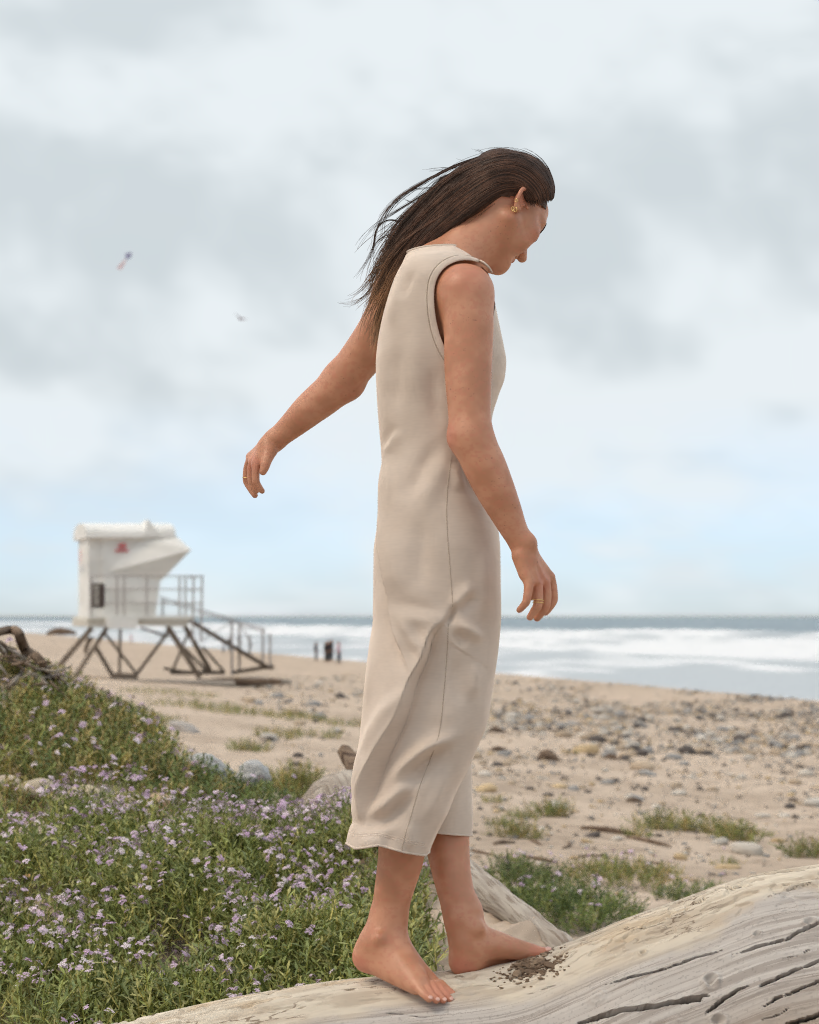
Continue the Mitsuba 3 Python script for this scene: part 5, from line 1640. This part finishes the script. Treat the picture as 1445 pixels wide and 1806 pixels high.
def prism(poly, b0, b1):
    """A block with the surveyed outline, from plane b0 to b1 (its outline kept, not its perspective)."""
    p0 = np.array([tw(x, y, b0) for x, y in poly])
    p1 = p0 + (b1 - b0) * tB
    return p0, p1


scene['tower_white_bsdf'] = two(principled(proc(lambda p, n, uv: mix((.72, .71, .69), (.60, .59, .57), smoothstep(.45, .75, fbm(p.x * 1.2, p.y * 1.2, p.z * 3.0, 3)))), .55, .4))
scene['tower_cream_bsdf'] = two(principled((.60, .575, .52), .6, .3))
scene['tower_timber_bsdf'] = two(principled(proc(lambda p, n, uv: mix((.115, .088, .070), (.22, .172, .135), fbm(p.x * 3, p.y * 3, p.z * 5, 3))), .8, .2))
scene['tower_rail_bsdf'] = two(principled((.36, .32, .31), .5, .4))
scene['tower_red_bsdf'] = two(principled((.60, .14, .15), .5, .4))
scene['tower_sign_bsdf'] = two(principled((.055, .035, .03), .6, .3))
scene['tower_grey_bsdf'] = two(principled((.35, .37, .42), .6, .3))
KT = 'lifeguard_tower'
parts = {}


def tpart(name, mesh, bs, smooth=False):
    n = parts.get(name, 0)
    parts[name] = n + 1
    scene[f'{KT}__{name}' + (f'_{n:03d}' if n else '')] = ply(mesh, bs, smooth=smooth)
    return f'{KT}__{name}' + (f'_{n:03d}' if n else '')


def hp(poly, b0, b1):
    p0, p1 = prism(poly, b0, b1)
    return hull(np.vstack([p0, p1]))


tpart('wall', hp([(345, 152), (700, 152), (700, 420), (676, 520), (668, 642), (345, 642)], 0, TW), 'tower_white_bsdf')
tpart('rear_wall', hp([(262, 150), (346, 150), (346, 642), (262, 642)], .10, TW - .1), 'tower_white_bsdf')
near_f = [(590, 162, -.02), (786, 150, -.10), (886, 240, -.55), (706, 425, -.02), (385, 372, -.02)]
pf = [tw(x, y, b) for x, y, b in near_f]
pf += [tw(x, y, 0) + (TW - b) * tB for x, y, b in near_f]
tpart('visor', hull(pf), 'tower_white_bsdf')
# barrel roof
aL, aR = tw(246, 154, -.18), tw(790, 154, -.18)
hgt = (tw(300, 68, -.18) - tw(300, 154, -.18))[2]
th_ = np.linspace(0, np.pi, 15)
prof = np.array([[.5 * (TW + .36) * (1 - math.cos(t)), hgt * math.sin(t) ** .8] for t in th_])
sec = [aL + b * tB + [0, 0, c] for b, c in prof] + [aR + b * tB + [0, 0, c] for b, c in prof]
low = [q + [0, 0, -.05] for q in (aL, aL + (TW + .36) * tB, aR, aR + (TW + .36) * tB)]
kr = tpart('roof', hull(sec + low), 'tower_white_bsdf', 30)
scene[kr + '__vent'] = ply(hull([tw(598, 150, -.2), tw(700, 150, -.2), tw(624, 56, -.15), tw(598, 150, -.2) + .9 * tB, tw(700, 150, -.2) + .9 * tB, tw(624, 56, -.15) + .9 * tB]), 'tower_white_bsdf', smooth=False)
# red emblem and lettering
for x0, x1, y0, y1 in ((446, 464, 202, 214), (468, 490, 200, 212), (440, 494, 215, 223), (452, 486, 225, 231)):
    tpart('emblem_stroke', hp([(x0, y0), (x1, y0), (x1, y1), (x0, y1)], -.04, .01), 'tower_red_bsdf')
for k in range(9):
    x0 = 424 + 9.2 * k
    tpart('lettering', hp([(x0, 237), (x0 + 6.4, 237), (x0 + 6.4, 253), (x0, 253)], -.04, .01), 'tower_red_bsdf')


def endwall(u, Y):
    """Point on the left end wall, u metres in from its near edge."""
    return tw(262, Y, .10) + u * tB - .012 * tA


def endplate(u0, u1, y0, y1, bs, name):
    q = [endwall(u0, y0), endwall(u1, y0), endwall(u1, y1), endwall(u0, y1)]
    tpart(name, hull(q + [p + .02 * tA for p in q]), bs)


for k in range(5):
    endplate(1.55 + .05 * (k % 2), 1.75, 232 + 18 * k, 244 + 18 * k, 'tower_red_bsdf', 'end_lettering')
endplate(.9, 1.4, 332, 344, 'tower_grey_bsdf', 'end_notice')
endplate(.9, 1.4, 354, 372, 'tower_grey_bsdf', 'end_notice')
# deck, beams, boxes
DB = -.95
tpart('deck', hp([(262, 645), (905, 645), (905, 664), (262, 664)], DB, TW), 'tower_cream_bsdf')
tpart('beam', hp([(248, 664), (368, 664), (362, 712), (256, 706)], DB + .1, TW - .1), 'tower_cream_bsdf')
tpart('beam', hp([(575, 666), (872, 666), (862, 708), (585, 700)], DB + .1, TW - .1), 'tower_cream_bsdf')
tpart('locker', hp([(378, 648), (560, 648), (568, 690), (548, 720), (390, 720), (372, 690)], DB - .25, DB + .1), 'tower_white_bsdf')
# rails
for Y in (400, 480, 565):
    tpart('rail', bar(tw(278, Y, DB), tw(957, Y, DB), .018), 'tower_rail_bsdf', True)
for X, y1, b in ((435, 640, DB), (478, 640, DB + .5), (615, 640, DB), (815, 640, DB), (850, 640, DB + .4), (900, 805, DB), (952, 800, DB + .3), (278, 640, DB)):
    tpart('rail_post', bar(tw(X, 398, b), tw(X - (8 if y1 > 700 else 0), y1, b), .026), 'tower_rail_bsdf', True)
for Y in (400, 480, 565):
    tpart('rail', bar(tw(957, Y, DB), tw(957, Y, DB) + 2.2 * tB, .017), 'tower_rail_bsdf', True)
ks = tpart('signboard', hp([(284, 442), (352, 442), (360, 452), (360, 584), (352, 594), (284, 592)], DB - .05, DB - .01), 'tower_sign_bsdf')
for k in range(6):
    y = 456 + 21 * k
    scene[ks + '__text_line' + (f'_{k:03d}' if k else '')] = ply(hp([(292, y), (330 - 6 * (k % 2), y), (330 - 6 * (k % 2), y + 9), (292, y + 9)], DB - .065, DB - .045), 'tower_cream_bsdf', smooth=False)
# legs, braces, skids


def leg(x0, y0, x1, y1, b0, b1, w, name='leg', bs='tower_timber_bsdf'):
    a, e = tw(x0, y0, b0), tw(x1, y1, b1)
    tpart(name, beam(a, e, .72 * w, .72 * w), bs)


for q in ((284, 712, 78, 952, DB + .2, DB + .2, .17), (372, 716, 178, 1016, DB + .4, DB - .2, .14), (742, 706, 938, 1016, DB + .2, DB + .2, .19), (850, 708, 1002, 976, DB + .4, DB + 1.2, .17), (300, 820, 408, 1004, DB + .4, DB + .3, .14), (268, 770, 240, 870, 1.4, 1.4, .12)):
    leg(*q)
for q in ((356, 740, 552, 990, .4, .4, .09), (748, 735, 552, 1000, DB + .3, DB + .3, .12), (578, 712, 745, 768, .2, .2, .08), (862, 758, 768, 985, 1.2, 1.2, .09), (845, 838, 978, 976, .8, .8, .11), (955, 830, 1086, 980, 1.0, 1.0, .10), (455, 714, 450, 1000, 1.0, 1.0, .09), (236, 840, 290, 770, 1.2, 1.2, .09)):
    leg(*q, name='brace')
for q in ((398, 1004, 560, 1010, DB + .25, DB + .25, .20), (760, 985, 1090, 985, 1.1, 1.1, .14), (1140, 985, 1385, 945, 1.3, 1.3, .15), (720, 960, 870, 985, .5, .5, .10)):
    leg(*q, name='skid')
# the ramp going down to the right
leg(680, 520, 1332, 722, 1.9, 1.9, .045, 'ramp_rail', 'tower_rail_bsdf')
leg(700, 545, 1332, 738, 1.1, 1.1, .045, 'ramp_rail', 'tower_rail_bsdf')
for x, y0, y1, b in ((712, 540, 640, 1.9), (1132, 668, 1000, 1.1), (1178, 684, 990, 1.9), (1320, 722, 920, 1.9), (1364, 748, 950, 1.1), (1240, 760, 890, 1.9)):
    tpart('ramp_post', bar(tw(x, y0, b), tw(x, y1, b), .030), 'tower_rail_bsdf', True)
q0, q1 = tw(900, 668, 1.1), tw(1385, 958, 1.1)
tpart('ramp', hull([q0, q1, q0 + .9 * tB, q1 + .9 * tB] + [p - np.array([0, 0, .05]) for p in (q0, q1, q0 + .9 * tB, q1 + .9 * tB)]), 'tower_timber_bsdf')
for q in ((950, 790, 1130, 680, 1.3, 1.3, .035), (1190, 700, 1260, 830, 1.9, 1.9, .04)):
    leg(*q, name='ramp_brace', bs='tower_rail_bsdf')
label(KT, 'white lifeguard tower on dark splayed legs with a railed deck', 'lifeguard tower')
# a sled of sand-worn timber on which it stands
q = [tw(225, 1022, DB - .1), tw(1150, 1036, DB - .1), tw(225, 1046, DB - .2), tw(1150, 1056, DB - .2)]
scene['driftwood_beam'] = ply(hull(q + [p + .5 * tB for p in q]), 'drift_grey_bsdf', smooth=False)
label('driftwood_beam', 'long grey timber half sunk in the sand before the tower legs', 'driftwood')
for (x, y, L, r, a, txt) in ((1240, 1020, 1.1, .14, .3, 'pale log end at the foot of the tower ramp'), (1080, 1000, 1.5, .10, -.1, 'dark log under the tower ramp')):
    c = tw(x, y, 0)
    c[2] = ground_z(c[0], c[1]) + r * .6
    key = numbered('driftwood_chunk')
    d = np.array([math.cos(a), math.sin(a), .04]) * L
    drift(key, wood_mesh([c - d, c + [0, 0, .05], c + d], [r * .7, r, r * .5], 10, .2, x, 24), 'drift_grey_bsdf' if 'pale' in txt else 'drift_brown_bsdf')
    label(key, txt, 'driftwood')
c = on_ground(108, 1119)
drift('driftwood_chunk_far', wood_mesh([c + [-1.6, 0, .1], c + [-.5, .2, .35], c + [.6, 0, .3], c + [1.6, .2, .1]], [.15, .4, .35, .15], 10, .3, 2, 24), 'drift_brown_bsdf')
scene['driftwood_heap'] = scene.pop('driftwood_chunk_far')
label('driftwood_heap', 'dark driftwood heap far off by the water left of the tower', 'driftwood')


# ------------------------------------------------------------------ people by the water
scene['far_person_bsdf'] = two({'type': 'principled', 'base_color': VCOL, 'roughness': 0.8, 'specular': 0.2})
SKIN = (.45, .24, .16)


def walker(px, top_py, foot_py, shirt, legs, text, stride=.18, arm=.1, face=1, group=None, hair=(.05, .03, .02)):
    c = on_ground(px, foot_py)
    h = 1.72
    want = (foot_py - top_py) * c[1] / F
    k = want / h
    s = Solid()
    w = lambda x, y, z: c + k * np.array([x, y, z])
    s.chain([(w(0, 0, .98), .16 * k), (w(0, 0, 1.2), .155 * k), (w(.01, 0, 1.38), .165 * k)], .04)
    for q in (-1, 1):
        s.cone(w(0, .15 * q, 1.40), .065 * k, w(0, .05 * q, 1.42), .08 * k, .04)
        s.chain([(w(0, .19 * q, 1.40), .055 * k), (w(arm * q * face - .02, .23 * q, 1.12), .043 * k), (w(arm * q * face + .10, .20 * q, .88), .035 * k), (w(arm * q * face + .13, .19 * q, .80), .038 * k)], .02)
        s.chain([(w(0, .09 * q, .95), .11 * k), (w(stride * q * .5 + .04, .10 * q, .50), .08 * k), (w(stride * q, .10 * q, .09), .045 * k), (w(stride * q + .11, .11 * q, .04), .038 * k)], .02)
    s.chain([(w(.01, 0, 1.42), .06 * k), (w(.03, 0, 1.54), .055 * k)], .02)
    s.ell(w(.035, 0, 1.62), (.095 * k, .078 * k, .115 * k), .02)
    s.ball(w(.13, 0, 1.60), .018 * k, .02)
    m = s.mesh(.028 * k, 8)
    z = (m.vertices[:, 2] - c[2]) / k
    side = np.abs(m.vertices[:, 1] - c[1]) / k
    col = np.where((z > .95)[:, None], np.asarray(shirt), np.asarray(legs))
    skin = (z > 1.47) | (z < .07) | ((side > .17) & (z > .76) & (z < .92))
    col = np.where(skin[:, None], SKIN, col)
    col = np.where(((z > 1.66) | ((z > 1.5) & ((m.vertices[:, 0] - c[0]) / k < 0)))[:, None], hair, col)
    key = numbered('person')
    scene[key] = ply(m, 'far_person_bsdf', smooth=True, color=col)
    label(key, text, 'person', group)


BLK, NVY = (.018, .018, .022), (.03, .035, .06)
walker(557, 1132, 1166, NVY, (.03, .03, .04), 'distant person in dark clothes standing apart at the left of the group', .04)
walker(574.5, 1131, 1168, BLK, BLK, 'distant person in black, left of the two close together', .08)
walker(579.5, 1130, 1167, (.05, .04, .05), BLK, 'distant person in dark grey half hidden between two in black', .05)
walker(584.5, 1128, 1166, BLK, (.02, .02, .025), 'distant tall person in black in the middle of the group', .06)
walker(597, 1131, 1172, (.62, .45, .52), NVY, 'distant person in a pale pink top and dark trousers', .12)
walker(394, 1130, 1152, (.55, .57, .62), (.06, .08, .14), 'distant person in a pale top seen through the tower ramp', .08)
walker(404, 1123, 1149, BLK, BLK, 'distant person in black behind the left ramp post', .08)
walker(422, 1118, 1151, (.03, .02, .02), BLK, 'distant dark figure right of the ramp post', .06)
walker(231, 1119, 1135, (.55, .20, .22), (.30, .16, .16), 'distant person in red at the surf seen between the tower legs', .05)

# ------------------------------------------------------------------ in the sky
kc = P(226, 452, 120)
kite = [np.array([0, 0, 0]), np.array([.20, 0, .22]), np.array([-.16, .03, .16]), np.array([-.12, 0, -.18]), np.array([.14, .03, -.06]), np.array([.02, .10, .02])]
scene['kite_blue_bsdf'] = two(principled((.30, .30, .46), .6, .3))
scene['kite_pink_bsdf'] = two(principled((.80, .62, .66), .6, .3))
scene['kite'] = ply(hull([kc + p for p in kite]), 'kite_blue_bsdf', smooth=False)
scene['kite__tail'] = ply(hull([kc + np.array(p) for p in ([-.13, 0, -.12], [-.10, .02, -.26], [-.34, 0, -.34], [-.62, .02, -.62], [-.36, .04, -.70], [-.22, .03, -.42])]), 'kite_pink_bsdf', smooth=False)
label('kite', 'small dark blue kite with a pink tail high in the clouds', 'kite')
labels['kite__tail'] = {'label': 'pale pink tail of the kite'}
bc_ = P(423.5, 562, 150)
scene['bird_bsdf'] = two(principled((.26, .17, .19), .7, .2))
bs_ = Solid()
bs_.chain([(bc_ + [-.10, 0, -.02], .02), (bc_ + [0, 0, 0], .07), (bc_ + [.12, 0, -.03], .05), (bc_ + [.24, 0, -.05], .02)], .03)
scene['bird'] = ply(bs_.mesh(.012, 8), 'bird_bsdf', smooth=True)
for k, pp_ in (('wing', ([-.02, 0, .03], [.08, 0, .02], [-.18, -.3, .17], [-.34, -.45, .30], [-.10, -.2, .12])), ('wing_001', ([-.02, 0, .03], [.10, 0, .02], [.28, .35, .02], [.46, .5, .0], [.22, .25, .05]))):
    q = np.array(pp_) + bc_
    scene['bird__' + k] = ply(hull(np.vstack([q, q + [0, 0, .018]])), 'bird_bsdf', smooth=False)
label('bird', 'small dark reddish bird gliding left of the person', 'bird')
